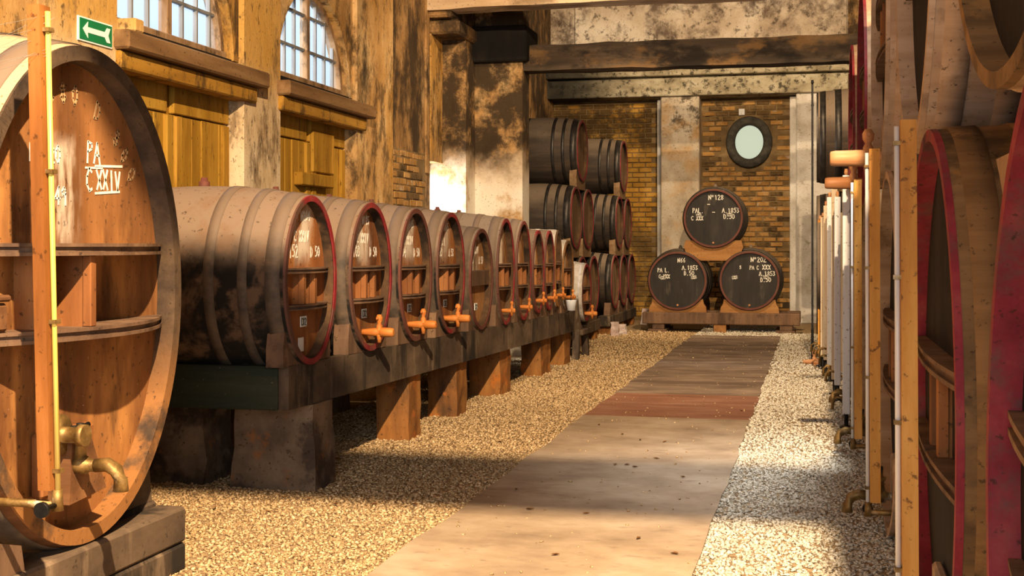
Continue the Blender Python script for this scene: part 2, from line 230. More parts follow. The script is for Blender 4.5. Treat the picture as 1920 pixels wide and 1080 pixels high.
# ------------------------------------------------------------------ mesh helpers
class MB:
    def __init__(s): s.v = []; s.f = []; s.sm = []
    def add(s, vs, fs, smooth=False):
        n = len(s.v); s.v += [tuple(v) for v in vs]; s.f += [tuple(i+n for i in f) for f in fs]; s.sm += [smooth]*len(fs); return s
    def box(s, x0, x1, y0, y1, z0, z1):
        return s.add([(x0, y0, z0), (x1, y0, z0), (x1, y1, z0), (x0, y1, z0), (x0, y0, z1), (x1, y0, z1), (x1, y1, z1), (x0, y1, z1)],
                     [(0, 3, 2, 1), (4, 5, 6, 7), (0, 1, 5, 4), (1, 2, 6, 5), (2, 3, 7, 6), (3, 0, 4, 7)])
    def cbox(s, x0, x1, y0, y1, z0, z1, b=0.01):          # chamfered box
        vs = []; idx = {}
        xs, ys, zs = (x0, x1), (y0, y1), (z0, z1)
        for i in (0, 1):
            for j in (0, 1):
                for k in (0, 1):
                    sx, sy, sz = (1-2*i)*b, (1-2*j)*b, (1-2*k)*b
                    X, Y, Z = xs[i], ys[j], zs[k]
                    for a, p in enumerate([(X, Y+sy, Z+sz), (X+sx, Y, Z+sz), (X+sx, Y+sy, Z)]):
                        idx[i, j, k, a] = len(vs); vs.append(p)
        fs = []
        for i in (0, 1):
            q = [idx[i, 0, 0, 0], idx[i, 1, 0, 0], idx[i, 1, 1, 0], idx[i, 0, 1, 0]]; fs.append(q[::-1] if i == 0 else q)
            q = [idx[0, i, 0, 1], idx[1, i, 0, 1], idx[1, i, 1, 1], idx[0, i, 1, 1]]; fs.append(q if i == 0 else q[::-1])
            q = [idx[0, 0, i, 2], idx[1, 0, i, 2], idx[1, 1, i, 2], idx[0, 1, i, 2]]; fs.append(q[::-1] if i == 0 else q)
        for i in (0, 1):
            for j in (0, 1):
                fs.append([idx[i, j, 0, 0], idx[i, j, 1, 0], idx[i, j, 1, 1], idx[i, j, 0, 1]])
                fs.append([idx[i, 0, j, 0], idx[i, 1, j, 0], idx[i, 1, j, 2], idx[i, 0, j, 2]])
                fs.append([idx[0, i, j, 1], idx[1, i, j, 1], idx[1, i, j, 2], idx[0, i, j, 2]])
                for k in (0, 1): fs.append([idx[i, j, k, 0], idx[i, j, k, 1], idx[i, j, k, 2]])
        return s.add(vs, fs)
    def prism(s, poly, a0, a1, plane='yz'):                # extrude a polygon along the remaining axis
        n = len(poly)
        def p(u, w, a): return {'yz': (a, u, w), 'xz': (u, a, w), 'xy': (u, w, a)}[plane]
        vs = [p(u, w, a0) for u, w in poly] + [p(u, w, a1) for u, w in poly]
        fs = [tuple(range(n))[::-1], tuple(range(n, 2*n))] + [(i, (i+1) % n, n+(i+1) % n, n+i) for i in range(n)]
        return s.add(vs, fs)
    def lathe(s, prof, n=12, axis='x', o=(0, 0, 0), smooth=True):   # prof: [(a, r)]
        vs = []; fs = []
        for a, r in prof:
            for i in range(n):
                t = 2*PI*i/n; c_, s_ = r*math.cos(t), r*math.sin(t)
                q = {'x': (a, c_, s_), 'y': (c_, a, s_), 'z': (c_, s_, a)}[axis]
                vs.append((q[0]+o[0], q[1]+o[1], q[2]+o[2]))
        for k in range(len(prof)-1):
            for i in range(n):
                j = (i+1) % n; fs.append((k*n+i, k*n+j, (k+1)*n+j, (k+1)*n+i))
        s.add(vs, fs, smooth)
        m = len(s.v)-len(vs)
        s.f += [tuple(m+i for i in range(n)), tuple(m+(len(prof)-1)*n+i for i in range(n))]; s.sm += [False, False]
        return s
    def tube(s, pts, r, n=8):
        pts = [Vector(p) for p in pts]; vs = []; fs = []
        for k, p in enumerate(pts):
            d = (pts[min(k+1, len(pts)-1)] - pts[max(k-1, 0)]).normalized()
            up = Vector((0, 0, 1)) if abs(d.z) < 0.9 else Vector((0, 1, 0))
            a = d.cross(up).normalized(); b = a.cross(d)
            rr = r[k] if isinstance(r, (list, tuple)) else r
            vs += [tuple(p + a*rr*math.cos(2*PI*i/n) + b*rr*math.sin(2*PI*i/n)) for i in range(n)]
        for k in range(len(pts)-1):
            for i in range(n):
                j = (i+1) % n; fs.append((k*n+i, k*n+j, (k+1)*n+j, (k+1)*n+i))
        fs += [tuple(range(n))[::-1], tuple((len(pts)-1)*n+i for i in range(n))]
        return s.add(vs, fs, True)
    def mesh(s, name, m=None):
        me = bpy.data.meshes.new(name); me.from_pydata(s.v, [], s.f)
        me.polygons.foreach_set('use_smooth', s.sm); me.update()
        import bmesh
        b = bmesh.new(); b.from_mesh(me); bmesh.ops.recalc_face_normals(b, faces=b.faces); b.to_mesh(me); b.free()
        if m: me.materials.append(mat[m])
        return me
    def build(s, name, m, parent=None, loc=None): return put(name, s.mesh(name, m), parent, loc)
def put(name, me, parent=None, loc=None, rz=None):
    o = bpy.data.objects.new(name, me); C.objects.link(o)
    if parent is not None: o.parent = parent
    if loc is not None: o.location = loc
    if rz is not None: o.rotation_euler = (0, 0, rz)
    return o
def tag(o, label, cat, group=None, kind=None):
    o['label'] = label; o['category'] = cat
    if group: o['group'] = group
    if kind: o['kind'] = kind
    return o
def thing(name, label, cat, loc=(0, 0, 0), rz=0.0, group=None):
    o = bpy.data.objects.new(name, None); C.objects.link(o); o.location = loc; o.rotation_euler = (0, 0, rz); o.empty_display_size = 0.1
    return tag(o, label, cat, group)
def struct(o, label=None):
    o['kind'] = 'structure'
    if label: o['label'] = label
    return o
def one(mb, name, m, label, cat, loc=(0, 0, 0), rz=0.0, group=None):
    o = mb.build(name, m); o.location = loc; o.rotation_euler = (0, 0, rz); return tag(o, label, cat, group)
def rough_block(w, d, h, taper=0.0, j=0.012, seed=0):     # hand cut block standing on z = 0, centred on x, y
    r = random.Random(seed); mb = MB(); n = 4
    ring = []
    for k in range(n+1):
        z = h*k/n; t = 1 - taper*k/n
        pts = []
        for (ax, ay) in ((-1, -1), (0, -1), (1, -1), (1, 0), (1, 1), (0, 1), (-1, 1), (-1, 0)):
            pts.append((ax*w/2*t + r.uniform(-j, j), ay*d/2*t + r.uniform(-j, j), z + (r.uniform(-j, j) if 0 < k < n else 0)))
        ring.append(pts)
    vs = [p for q in ring for p in q]; fs = []
    for k in range(n):
        for i in range(8):
            fs.append((k*8+i, k*8+(i+1) % 8, (k+1)*8+(i+1) % 8, (k+1)*8+i))
    fs += [tuple(range(8))[::-1], tuple(n*8+i for i in range(8))]
    return mb.add(vs, fs)

# ------------------------------------------------------------------ chalk stroke lettering
G = {'0': [[(.1, .3), (.1, .7), (.3, 1), (.5, .7), (.5, .3), (.3, 0), (.1, .3)]], '1': [[(.15, .8), (.3, 1), (.3, 0)]],
 '2': [[(.1, .8), (.3, 1), (.5, .75), (.1, 0), (.55, 0)]], '3': [[(.1, .95), (.5, .95), (.25, .55), (.5, .3), (.3, 0), (.08, .1)]],
 '4': [[(.4, 0), (.4, 1), (.05, .35), (.55, .35)]], '5': [[(.5, 1), (.15, 1), (.12, .58), (.4, .6), (.5, .3), (.3, 0), (.08, .1)]],
 '6': [[(.45, 1), (.15, .5), (.15, .2), (.3, 0), (.48, .2), (.4, .48), (.15, .4)]], '7': [[(.08, 1), (.52, 1), (.22, 0)]],
 '8': [[(.3, .52), (.1, .75), (.3, 1), (.5, .75), (.3, .52), (.08, .25), (.3, 0), (.52, .25), (.3, .52)]], '9': [[(.5, .6), (.25, .5), (.12, .75), (.3, 1), (.5, .8), (.45, 0)]],
 'A': [[(.05, 0), (.3, 1), (.55, 0)], [(.15, .4), (.46, .4)]], 'C': [[(.52, .88), (.3, 1), (.1, .65), (.1, .3), (.3, 0), (.52, .12)]],
 'D': [[(.12, 0), (.12, 1), (.4, .9), (.52, .5), (.4, .1), (.12, 0)]], 'I': [[(.3, 0), (.3, 1)]], 'L': [[(.12, 1), (.12, 0), (.5, 0)]],
 'N': [[(.08, 0), (.08, 1), (.5, 0), (.5, 1)]], 'P': [[(.12, 0), (.12, 1), (.45, .92), (.48, .65), (.12, .5)]], 'X': [[(.08, 0), (.52, 1)], [(.08, 1), (.52, 0)]],
 'V': [[(.08, 1), (.3, 0), (.52, 1)]], 'S': [[(.5, .88), (.3, 1), (.12, .75), (.48, .3), (.3, 0), (.1, .12)]], 'o': [[(.1, .75), (.25, .95), (.4, .75), (.25, .58), (.1, .75)]],
 '.': [[(.25, 0), (.3, .06)]], '-': [[(.1, .45), (.5, .45)]], '_': [[(-.1, -.12), (.75, -.1)]], '~': [[(-.1, 1.14), (.75, 1.16)]], ' ': []}
def strokes(mb, x, poly, w):                            # ribbons in a plane of constant x, a hair thick
    for (a, b) in zip(poly[:-1], poly[1:]):
        d = Vector((b[0]-a[0], b[1]-a[1])); l = d.length
        if l < 1e-5: continue
        d /= l; n = Vector((-d.y, d.x))*w/2; e = d*w*0.3
        q = [(a[0]-e.x-n.x, a[1]-e.y-n.y), (b[0]+e.x-n.x, b[1]+e.y-n.y), (b[0]+e.x+n.x, b[1]+e.y+n.y), (a[0]-e.x+n.x, a[1]-e.y+n.y)]
        mb.prism(q, x, x+0.0015)
def chalk(mb, x, text, y, z, h, w=0.009, rot=0.0, seed=1):
    r = random.Random(seed); cx = 0.0
    for ch in text:
        adv = 0.0 if ch in '_~' else 0.62
        for pl in G.get(ch, []):
            pts = []
            for (u, v) in pl:
                u2 = (cx+u+r.uniform(-.03, .03))*h; v2 = (v+r.uniform(-.03, .03))*h
                pts.append((y+u2*math.cos(rot)-v2*math.sin(rot), z+u2*math.sin(rot)+v2*math.cos(rot)))
            strokes(mb, x, pts, w)
        cx += adv
    return mb

# ------------------------------------------------------------------ casks (local frame: head looks along +x, chime front at x = 0, lowest stave at z = 0)
CACHE = {}
def cached(key, fn, name, m):
    if (key, m) not in CACHE: CACHE[(key, m)] = fn().mesh(name, m)
    return CACHE[(key, m)]
def ell(a, b, n, t0=0.0): return [(a*math.cos(2*PI*i/n + t0), b*math.sin(2*PI*i/n + t0)) for i in range(n)]
def cask_parts(root, L, hw, hh, b=1.14, d=0.07, th=0.035, hoops=((0.0, .06), (.12, .16), (.27, .31), (.69, .73), (.84, .88), (.94, 1.0)), body='dusty', head='head', rim='red', hoop='hoop',
               shelves=None, n=64, front_hoop=True, rim_inner=False, hoop_t=0.005):
    zc = hh*b
    def prof(t): return 1+(b-1)*4*t*(1-t)
    key = (L, hw, hh, b, d, th)
    def fbody():
        mb = MB(); K = 14; vs = []; fs = []
        for k in range(K+1):
            t = k/K; s_ = prof(t)
            for (y, z) in ell(hw*s_, hh*s_, n): vs.append((-L*t, y, z+zc))
        for k in range(K):
            for i in range(n): fs.append((k*n+i, k*n+(i+1) % n, (k+1)*n+(i+1) % n, (k+1)*n+i))
        mb.add(vs, fs, True)
        mb.add([(-L+0.06, y, z+zc) for y, z in ell(hw-0.004, hh-0.004, n)], [tuple(range(n))])
        return mb
    put('body', cached(('body', key, n, rim_inner), fbody, 'body', body), root)
    def frim():
        mb = MB(); o = ell(hw+0.001, hh+0.001, n); i_ = ell(hw-th, hh-th, n); o2 = ell(hw*1.0+0.0025, hh+0.0025, n)
        dd = d+0.02 if rim_inner else 0.012
        vs = [(-0.02, y, z+zc) for y, z in o2] + [(0.0, y, z+zc) for y, z in o] + [(0.0, y, z+zc) for y, z in i_] + [(-dd, y, z+zc) for y, z in i_]
        fs = []
        for k in range(3): fs += [(k*n+i, k*n+(i+1) % n, (k+1)*n+(i+1) % n, (k+1)*n+i) for i in range(n)]
        return mb.add(vs, fs, False)
    put('chime', cached(('rim', key, n, rim_inner), frim, 'chime', rim), root)
    def fhead():
        mb = MB(); mb.add([(-d, y, z+zc) for y, z in ell(hw-th+0.003, hh-th+0.003, n)], [tuple(range(n))])
        mb.add([(-d-0.03, y, z+zc) for y, z in ell(hw-th+0.003, hh-th+0.003, n)], [tuple(range(n))])
        return mb
    put('head', cached(('head', key, n, rim_inner), fhead, 'head', head), root)
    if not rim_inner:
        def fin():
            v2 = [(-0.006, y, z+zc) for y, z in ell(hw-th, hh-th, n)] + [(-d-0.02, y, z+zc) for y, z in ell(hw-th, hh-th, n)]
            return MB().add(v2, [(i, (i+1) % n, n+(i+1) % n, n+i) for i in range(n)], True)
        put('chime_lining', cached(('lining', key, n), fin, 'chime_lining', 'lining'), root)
    for (t0, t1) in hoops:
        def fh():
            mb = MB(); vs = []; fs = []; ta = max(t0, 0.022 if not front_hoop else 0.024)
            for (t, e) in ((ta, 0.0), (ta, hoop_t), ((ta+t1)/2, hoop_t), (t1, hoop_t), (t1, 0.0)):
                s_ = prof(t)
                for (y, z) in ell(hw*s_+e, hh*s_+e, n): vs.append((-L*t, y, z+zc))
            for k in range(4): fs += [(k*n+i, k*n+(i+1) % n, (k+1)*n+(i+1) % n, (k+1)*n+i) for i in range(n)]
            return mb.add(vs, fs, True)
        put('hoop', cached(('hoop', key, n, t0, t1, hoop_t), fh, 'hoop', hoop), root)
    if shelves:
        iw, ih = hw-th, hh-th
        zs, tk, pr, divs, smat = shelves['z'], shelves['t'], shelves['p'], shelves['div'], shelves.get('mat', 'cradle')
        def halfw(z): return iw*math.sqrt(max(0.05, 1-(z/ih)**2)) - 0.004
        for z in zs:
            def fs_():
                mb = MB(); w = halfw(z); K = 16
                def outline(e, sc): return [(-w+2*w*i/K, -d + max(0.006, pr*(1-((2*i/K)-1)**2)+0.02) + e) for i in range(K+1)]
                for (za, zb, e) in ((z-tk/2, z-tk/2+tk*0.28, 0.008), (z-tk/2+tk*0.28, z+tk/2-tk*0.28, -0.004), (z+tk/2-tk*0.28, z+tk/2, 0.008)):
                    f_ = outline(e, 1); poly = [(x, y) for (y, x) in f_] + [(-d-0.002, w), (-d-0.002, -w)]
                    mb.prism(poly, za+zc, zb+zc, 'xy')
                return mb
            put('shelf', cached(('shelf', key, z, tk, pr), fs_, 'shelf', smat), root)
        for yd in divs:
            def fd():
                w = halfw(zs[0]); x1 = -d + pr*(1-(yd/w)**2)
                mb = MB().box(-d-0.002, x1, yd-0.012, yd+0.012, zc+zs[1]+tk/2, zc+zs[0]-tk/2)
                return mb.cbox(x1-0.03, x1+0.006, yd-0.02, yd+0.02, zc+zs[1]+tk/2-0.001, zc+zs[0]-tk/2+0.001, 0.004)
            put('divider', cached(('div', key, yd, tuple(zs), pr), fd, 'divider', 'head_plain'), root)
    return zc
def bung(root, L, zc, hh, b, m='red_brown'):
    z = zc+hh*b
    MB().lathe([(z-0.03, .032), (z+0.025, .032), (z+0.03, .022), (z+0.05, .018)], 12, 'z', (-L*0.5, 0, 0)).build('bung', m, root)
def wooden_tap(root, x, y, z, m='tapwood', L=0.2, s=1.0, key=True):
    def f(): return MB().lathe([(-.02, .018*s), (0.02, .02*s), (.08, .026*s), (.10, .026*s), (.105, .023*s), (.125, .023*s), (.13, .031*s), (L-.03, .029*s), (L-.005, .026*s), (L, .018*s)], 12, 'x')
    o = put('tap', cached(('wtap', L, s), f, 'tap', m), root, (x, y, z))
    def k(): return MB().lathe([(-.075*s, .012*s), (-.03*s, .018*s), (0.03*s, .019*s), (.045*s, .011*s), (.06*s, .02*s), (.08*s, .022*s), (.098*s, .012*s)], 10, 'z').lathe([(-.045*s, .006*s), (.045*s, .006*s)], 8, 'y', (0, 0, .075*s))
    if key: put('tap_key', cached(('wkey', s), k, 'tap_key', m), o, (0.115*1.0, 0, 0.012))
    return o
def brass_tap(root, x, y, z, s=1.0, m='brass', wheel='iron', rz=0.0):
    def f():
        mb = MB().lathe([(0, .04), (.012, .04), (.014, .02), (.05, .018), (.055, .028), (.10, .028), (.105, .02), (.13, .02)], 12, 'x')
        mb.tube([(.13, 0, 0), (.17, 0, .004), (.20, 0, -.012), (.215, 0, -.045), (.215, 0, -.075)], [.021, .022, .022, .021, .024], 10)
        return mb.lathe([(.0, .022), (.05, .016), (.06, .024), (.07, .024), (.075, .012), (.10, .012)], 10, 'z', (.077, 0, .012))
    o = put('tap', cached(('btap',), f, 'tap', m), root, (x, y, z), rz); o.scale = (s, s, s)
    def h(): return MB().lathe([(-.045, .009), (-.02, .006), (.02, .006), (.045, .009)], 8, 'y', (.077, 0, .118)).lathe([(.10, .012), (.128, .012)], 8, 'z', (.077, 0, 0))
    put('tap_handle', cached(('bhan',), h, 'tap_handle', wheel), o)
    return o
def gauge(root, x, y, z0, z1, w=0.05, dp=0.045, m='gauge', tube='tube_white', lean=0.0, arms=True, xhead=None):
    """graduated board with a sight tube on its aisle side; root frame, head looks along +x"""
    b = MB(); b.add([(x-dp/2, y-w/2, z0), (x+dp/2, y-w/2, z0), (x+dp/2, y+w/2, z0), (x-dp/2, y+w/2, z0), (x-dp/2, y-w/2-lean, z1), (x+dp/2, y-w/2-lean, z1), (x+dp/2, y+w/2-lean, z1), (x-dp/2, y+w/2-lean, z1)],
                    [(0, 3, 2, 1), (4, 5, 6, 7), (0, 1, 5, 4), (1, 2, 6, 5), (2, 3, 7, 6), (3, 0, 4, 7)])
    g = b.build('gauge_board', m, root)
    MB().tube([(x+dp/2+.011, y, z0-.03), (x+dp/2+.011, y-lean, z1-.02)], .009, 8).build('sight_tube', tube, g)
    for t in (.04, .35, .66, .95):
        zz = z0+(z1-z0)*t; yy = y-lean*t; MB().box(x+dp/2-.002, x+dp/2+.024, yy-.016, yy+.016, zz-.007, zz+.007).build('clip', 'brass', g)
    if arms and xhead is not None:
        MB().tube([(xhead-.03, y, z0-.05), (x+.035, y, z0-.05)], .014, 8).lathe([(z0-.07, .02), (z0, .016)], 10, 'z', (x+dp/2+.008, y, 0)).build('gauge_valve', 'brass', g)
        MB().lathe([(-.095, .026), (-.08, .026), (-.078, .009), (0, .009)], 12, 'y', (x+dp/2+.008, y+.0, z0-.05)).build('valve_wheel', 'iron', g)
    return g
def saddle_poly(w, h, R, cz, horn=0.05, K=16):
    """front outline of a cradle: flat foot, hollow top fitting a cask of radius R whose centre is cz above the foot"""
    top = []
    for i in range(K+1):
        y = -w/2+w*i/K
        z = cz-math.sqrt(max(R*R-y*y, 0.0001)) if abs(y) < R else h
        top.append((y, max(0.025, min(z-0.003, h))))
    return [(w/2+horn, 0.0)] + [(w/2+horn*0.75, h*0.35), (w/2+horn*0.3, h*0.55), (w/2, h)] + top[::-1] + [(-w/2-horn*0.3, h*0.55), (-w/2-horn*0.75, h*0.35)] + [(-w/2-horn, 0.0)]

# ------------------------------------------------------------------ floor, path, gravel
fl = MB().box(-7, 5, -5, 26, -0.3, 0.0).build('floor', 'floor'); struct(fl, 'gravel bed covering the cellar floor')
pth = bpy.data.objects.new('path', None); C.objects.link(pth); struct(pth, 'paved path running down the middle of the cellar')
for (y0, y1, m, lab) in ((-4, 10.45, 'concrete', 'pale worn concrete slab nearest the camera'), (10.45, 12.1, 'red_slab', 'reddish brown strip of paving'), (12.1, 20.2, 'earth_slab', 'dark brown far stretch of paving')):
    K = max(2, int((y1-y0)/0.35)); L_ = []; R_ = []
    for i in range(K+1):
        y = y0+(y1-y0)*i/K; e = 0 if i in (0, K) else 1
        L_.append((-1.85+random.uniform(-.02, .02), y)); R_.append((-0.51+random.uniform(-.015, .015), y))
    vs = []; fs = []
    for i in range(K+1):
        vs += [(L_[i][0], L_[i][1], -.01), (L_[i][0], L_[i][1], .016), (R_[i][0], R_[i][1], .016), (R_[i][0], R_[i][1], -.01)]
    for i in range(K):
        a = i*4; bb = a+4; fs += [(a, bb, bb+1, a+1), (a+1, bb+1, bb+2, a+2), (a+2, bb+2, bb+3, a+3)]
    fs += [(0, 1, 2, 3), (K*4, K*4+3, K*4+2, K*4+1)]
    o = MB().add(vs, fs).build('slab', m, pth); o['label'] = lab
def scatter(name, regions, m, zb=0.0):
    base = np.array([(1, 0, 0), (-1, 0, 0), (0, 1, 0), (0, -1, 0), (0, 0, 1), (0, 0, -1)], dtype=np.float32)
    tri = np.array([(0, 2, 4), (2, 1, 4), (1, 3, 4), (3, 0, 4), (2, 0, 5), (1, 2, 5), (3, 1, 5), (0, 3, 5)], dtype=np.int32)
    P = []; R = []
    for (x0, x1, y0, y1, n, r) in regions:
        p = np.stack([rng.uniform(x0, x1, n), rng.uniform(y0, y1, n), np.full(n, zb)], 1); P.append(p); R.append(r*rng.uniform(0.6, 1.35, n))
    P = np.concatenate(P).astype(np.float32); R = np.concatenate(R).astype(np.float32); n = len(P)
    P[:, 2] += R*rng.uniform(0.0, 0.45, n)
    a = rng.uniform(0, 2*PI, n); b = rng.uniform(-.5, .5, n)
    sc = np.stack([rng.uniform(.8, 1.4, n), rng.uniform(.6, 1.0, n), rng.uniform(.35, .75, n)], 1)*R[:, None]
    v = base[None]*sc[:, None, :] + (rng.uniform(-.25, .25, (n, 6, 3))*R[:, None, None])
    cb, sb = np.cos(b)[:, None], np.sin(b)[:, None]
    y = v[:, :, 1]*cb - v[:, :, 2]*sb; z = v[:, :, 1]*sb + v[:, :, 2]*cb
    ca, sa = np.cos(a)[:, None], np.sin(a)[:, None]
    x2 = v[:, :, 0]*ca - y*sa; y2 = v[:, :, 0]*sa + y*ca
    V = np.stack([x2, y2, z], 2) + P[:, None, :]
    V = V.reshape(-1, 3).astype(np.float32)
    F = (tri[None] + (np.arange(n)*6)[:, None, None]).reshape(-1).astype(np.int32)
    me = bpy.data.meshes.new(name); me.vertices.add(len(V)); me.vertices.foreach_set('co', V.ravel())
    me.loops.add(len(F)); me.loops.foreach_set('vertex_index', F)
    nf = len(F)//3; me.polygons.add(nf); me.polygons.foreach_set('loop_start', np.arange(0, nf*3, 3, dtype=np.int32))
    me.polygons.foreach_set('loop_total', np.full(nf, 3, dtype=np.int32)); me.update(calc_edges=True); me.validate()
    me.materials.append(mat[m]); return put(name, me)
g1 = scatter('gravel', [(-3.9, -1.84, 4.3, 8.5, 25000, .0125), (-3.9, -1.84, 8.5, 12.5, 15000, .015), (-4.3, -1.84, 12.5, 15.5, 7000, .018), (-3.5, -1.84, 15.5, 21, 4500, .021), (-1.9, -1.7, 5, 14, 900, .011)], 'gravel')
tag(g1, 'warm pale gravel beside the long rack of oval casks', 'gravel', kind='stuff')
g2 = scatter('gravel', [(-0.52, 0.75, 4.2, 9, 21000, .0125), (-0.52, 0.75, 9, 14, 9000, .016), (-0.52, 0.6, 14, 21, 4500, .02), (-1.84, -0.4, 20.1, 23, 2200, .022), (-0.62, -0.45, 5, 14, 900, .011)], 'gravel_lit')
tag(g2, 'gravel strip with light painted in, along the foot of the stacked vats', 'gravel', kind='stuff')
g3 = scatter('gravel', [(-1.83, -0.53, 5, 20, 330, .009)], 'gravel', .016); tag(g3, 'loose gravel crumbs strewn over the path', 'gravel', kind='stuff')

# ------------------------------------------------------------------ building shell
XW = -4.6; T = 0.2                                    # left wall inner face and thickness
ARCHES = [(8.70, 0.91), (11.39, 0.91), (5.9, 0.91)]
SILL, ZTOP = 2.92, 6.4
wl = bpy.data.objects.new('wall_left', None); C.objects.link(wl); struct(wl, 'ochre plastered wall with two arched windows and mould stains')
def wallpiece(y0, y1, z0, z1, m='plaster', x0=None, x1=None, name='wall_panel', parent=None):
    return MB().box(XW-T if x0 is None else x0, XW if x1 is None else x1, y0, y1, z0, z1).build(name, m, parent or wl)
def arch_panel(yc, r, y0, y1, m):
    K = 24; mb = MB(); vs = []; fs = []
    for i in range(K+1):
        t = PI*i/K; y = yc-r*math.cos(t); z = SILL+r*math.sin(t)
        yt = y0+(y1-y0)*i/K
        for x in (XW, XW-T): vs += [(x, y, z), (x, yt, ZTOP)]
    for i in range(K):
        a, b_ = i*4, i*4+4
        fs += [(a, b_, b_+1, a+1), (a+2, a+3, b_+3, b_+2), (a, a+2, b_+2, b_)]
    mb.add(vs, fs)
    for (ya, yb, ia) in ((y0, yc-r, 0), (yc+r, y1, K)):
        mb.add([(XW, ya, SILL), (XW, yb, SILL), (XW, y0 if ia == 0 else y1, ZTOP), (XW-T, ya, SILL), (XW-T, yb, SILL), (XW-T, y0 if ia == 0 else y1, ZTOP)], [(0, 1, 2), (3, 5, 4), (0, 3, 4, 1)])
    return mb.build('arch_panel', m, wl)
# wall bays: pilaster zones reach the floor, doors fill the bays under the windows
arch_panel(8.70, .91, 7.72, 9.70, 'plaster'); arch_panel(11.39, .91, 10.43, 12.36, 'plaster'); arch_panel(5.9, .91, 4.9, 6.9, 'plaster')
wallpiece(6.9, 7.72, 0, ZTOP, 'plaster_pale', x1=XW+0.06); wallpiece(9.70, 10.43, 0, ZTOP, 'plaster_pale', x1=XW+0.05)
wallpiece(12.36, 13.5, 0, ZTOP, 'plaster', x1=XW+0.05); wallpiece(13.5, 14.92, 0, ZTOP, 'plaster_dark')
wallpiece(-5, 4.9, 0, ZTOP, 'plaster'); wallpiece(4.9, 6.9, 0, SILL, 'plaster')
# past the arches: low window bay, piers
wallpiece(14.92, 15.12, 0, ZTOP, 'plaster_dark', x1=XW-0.02); wallpiece(15.12, 15.62, 0, 0.75, 'plaster_white'); wallpiece(15.12, 15.62, 2.46, ZTOP, 'plaster')
wallpiece(15.6, 16.1, 0, ZTOP, 'plaster_pier', x0=XW-T, x1=-4.29, name='pilaster')
wallpiece(16.05, 16.44, 0, ZTOP, 'plaster_pier', x0=XW-T, x1=-3.66, name='pier')
MB().cbox(-4.36, -3.58, 15.93, 16.62, 3.78, 4.24, .02).build('corbel', 'soot', wl)
mbk = MB().cbox(-4.66, -4.24, 15.1, 15.98, 4.02, 4.2, .03).cbox(-4.7, -4.3, 14.95, 15.98, 4.2, 4.42, .03); mbk.build('corbel', 'plaster_dark', wl)
MB().box(XW-T, XW+.02, 14.86, 14.98, 2.3, ZTOP).build('wall_panel', 'plaster_dark', wl)
wallpiece(16.5, 24.6, 0, ZTOP, 'plaster_dark', x0=-5.3, x1=-4.9)
# exposed brick patch on the left wall
bm_ = MB().cbox(0, .018, -.116, .116, -.036, .036, .008).mesh('brick', 'brick'); bm2 = MB().cbox(0, .018, -.116, .116, -.036, .036, .008).mesh('brick', 'brick_dark')
rb = random.Random(3)
wallpiece(13.56, 14.82, 0.9, 2.52, 'mortar', x0=XW-.01, x1=XW+.012, name='mortar')
for r_ in range(20):
    z = 0.95+r_*0.08
    for k in range(6):
        y = 13.56+0.05+k*0.24+(0.12 if r_ % 2 else 0)
        if y+.1 > 14.86 or (z > 2.25 and rb.random() < 0.45): continue
        o = put('brick', bm_ if rb.random() < .75 else bm2, wl, (XW+.004+rb.uniform(-.008, .008), y+rb.uniform(-.008, .008), z+rb.uniform(-.005, .005)))
        o.scale = (1, rb.uniform(.85, 1.02), rb.uniform(.85, 1.05))
# right wall, entrance end, ceiling
MB().box(3.2, 3.6, -5, 24.6, 0, ZTOP).build('wall_right', 'plaster'); struct(bpy.data.objects['wall_right'], 'plaster wall behind the stacked vats')
wn = MB().box(-5, -2.6, -5.3, -5, 0, ZTOP).box(2.8, 3.6, -5.3, -5, 0, ZTOP).box(-2.6, 2.8, -5.3, -5, 4.6, ZTOP).build('wall_front', 'plaster'); struct(wn, 'entrance wall with a wide open gateway')
ce = MB().box(-5.4, 3.6, -5.3, 24.6, ZTOP, ZTOP+.2).build('ceiling', 'ceiling'); struct(ce, 'boarded ceiling')
def beam(name, x0, x1, y0, y1, z0, z1, m, lab, segs=24, j=.012):
    r = random.Random(int(y0*100)); mb = MB(); vs = []; fs = []
    for i in range(segs+1):
        x = x0+(x1-x0)*i/segs
        for (yy, zz) in ((y0, z0), (y0, (z0+z1)/2), (y0, z1), (y1, z1), (y1, z0)): vs.append((x, yy+r.uniform(-j, j), zz+r.uniform(-j, j)))
    for i in range(segs):
        for k in range(5): fs.append((i*5+k, i*5+(k+1) % 5, i*5+5+(k+1) % 5, i*5+5+k))
    fs += [(0, 1, 2, 3, 4), tuple(segs*5+k for k in range(5))]
    o = mb.add(vs, fs).build(name, m); return struct(o, lab)
beam('trim_1', -4.65, 3.25, 14.88, 15.22, 4.28, 4.68, 'timber_pale', 'pale dusty tie beam crossing at the top of the view')
beam('trim_2', -3.72, 3.25, 16.1, 16.45, 3.67, 4.0, 'timber_dark', 'blackened timber tie beam resting on the sooty pier')
beam('trim_3', -4.65, 3.25, 2.04, 2.22, 4.28, 4.50, 'timber_pale', 'unseen added beam that casts the dark band on the floor')  # added out of view to block the lamp and shade the floor
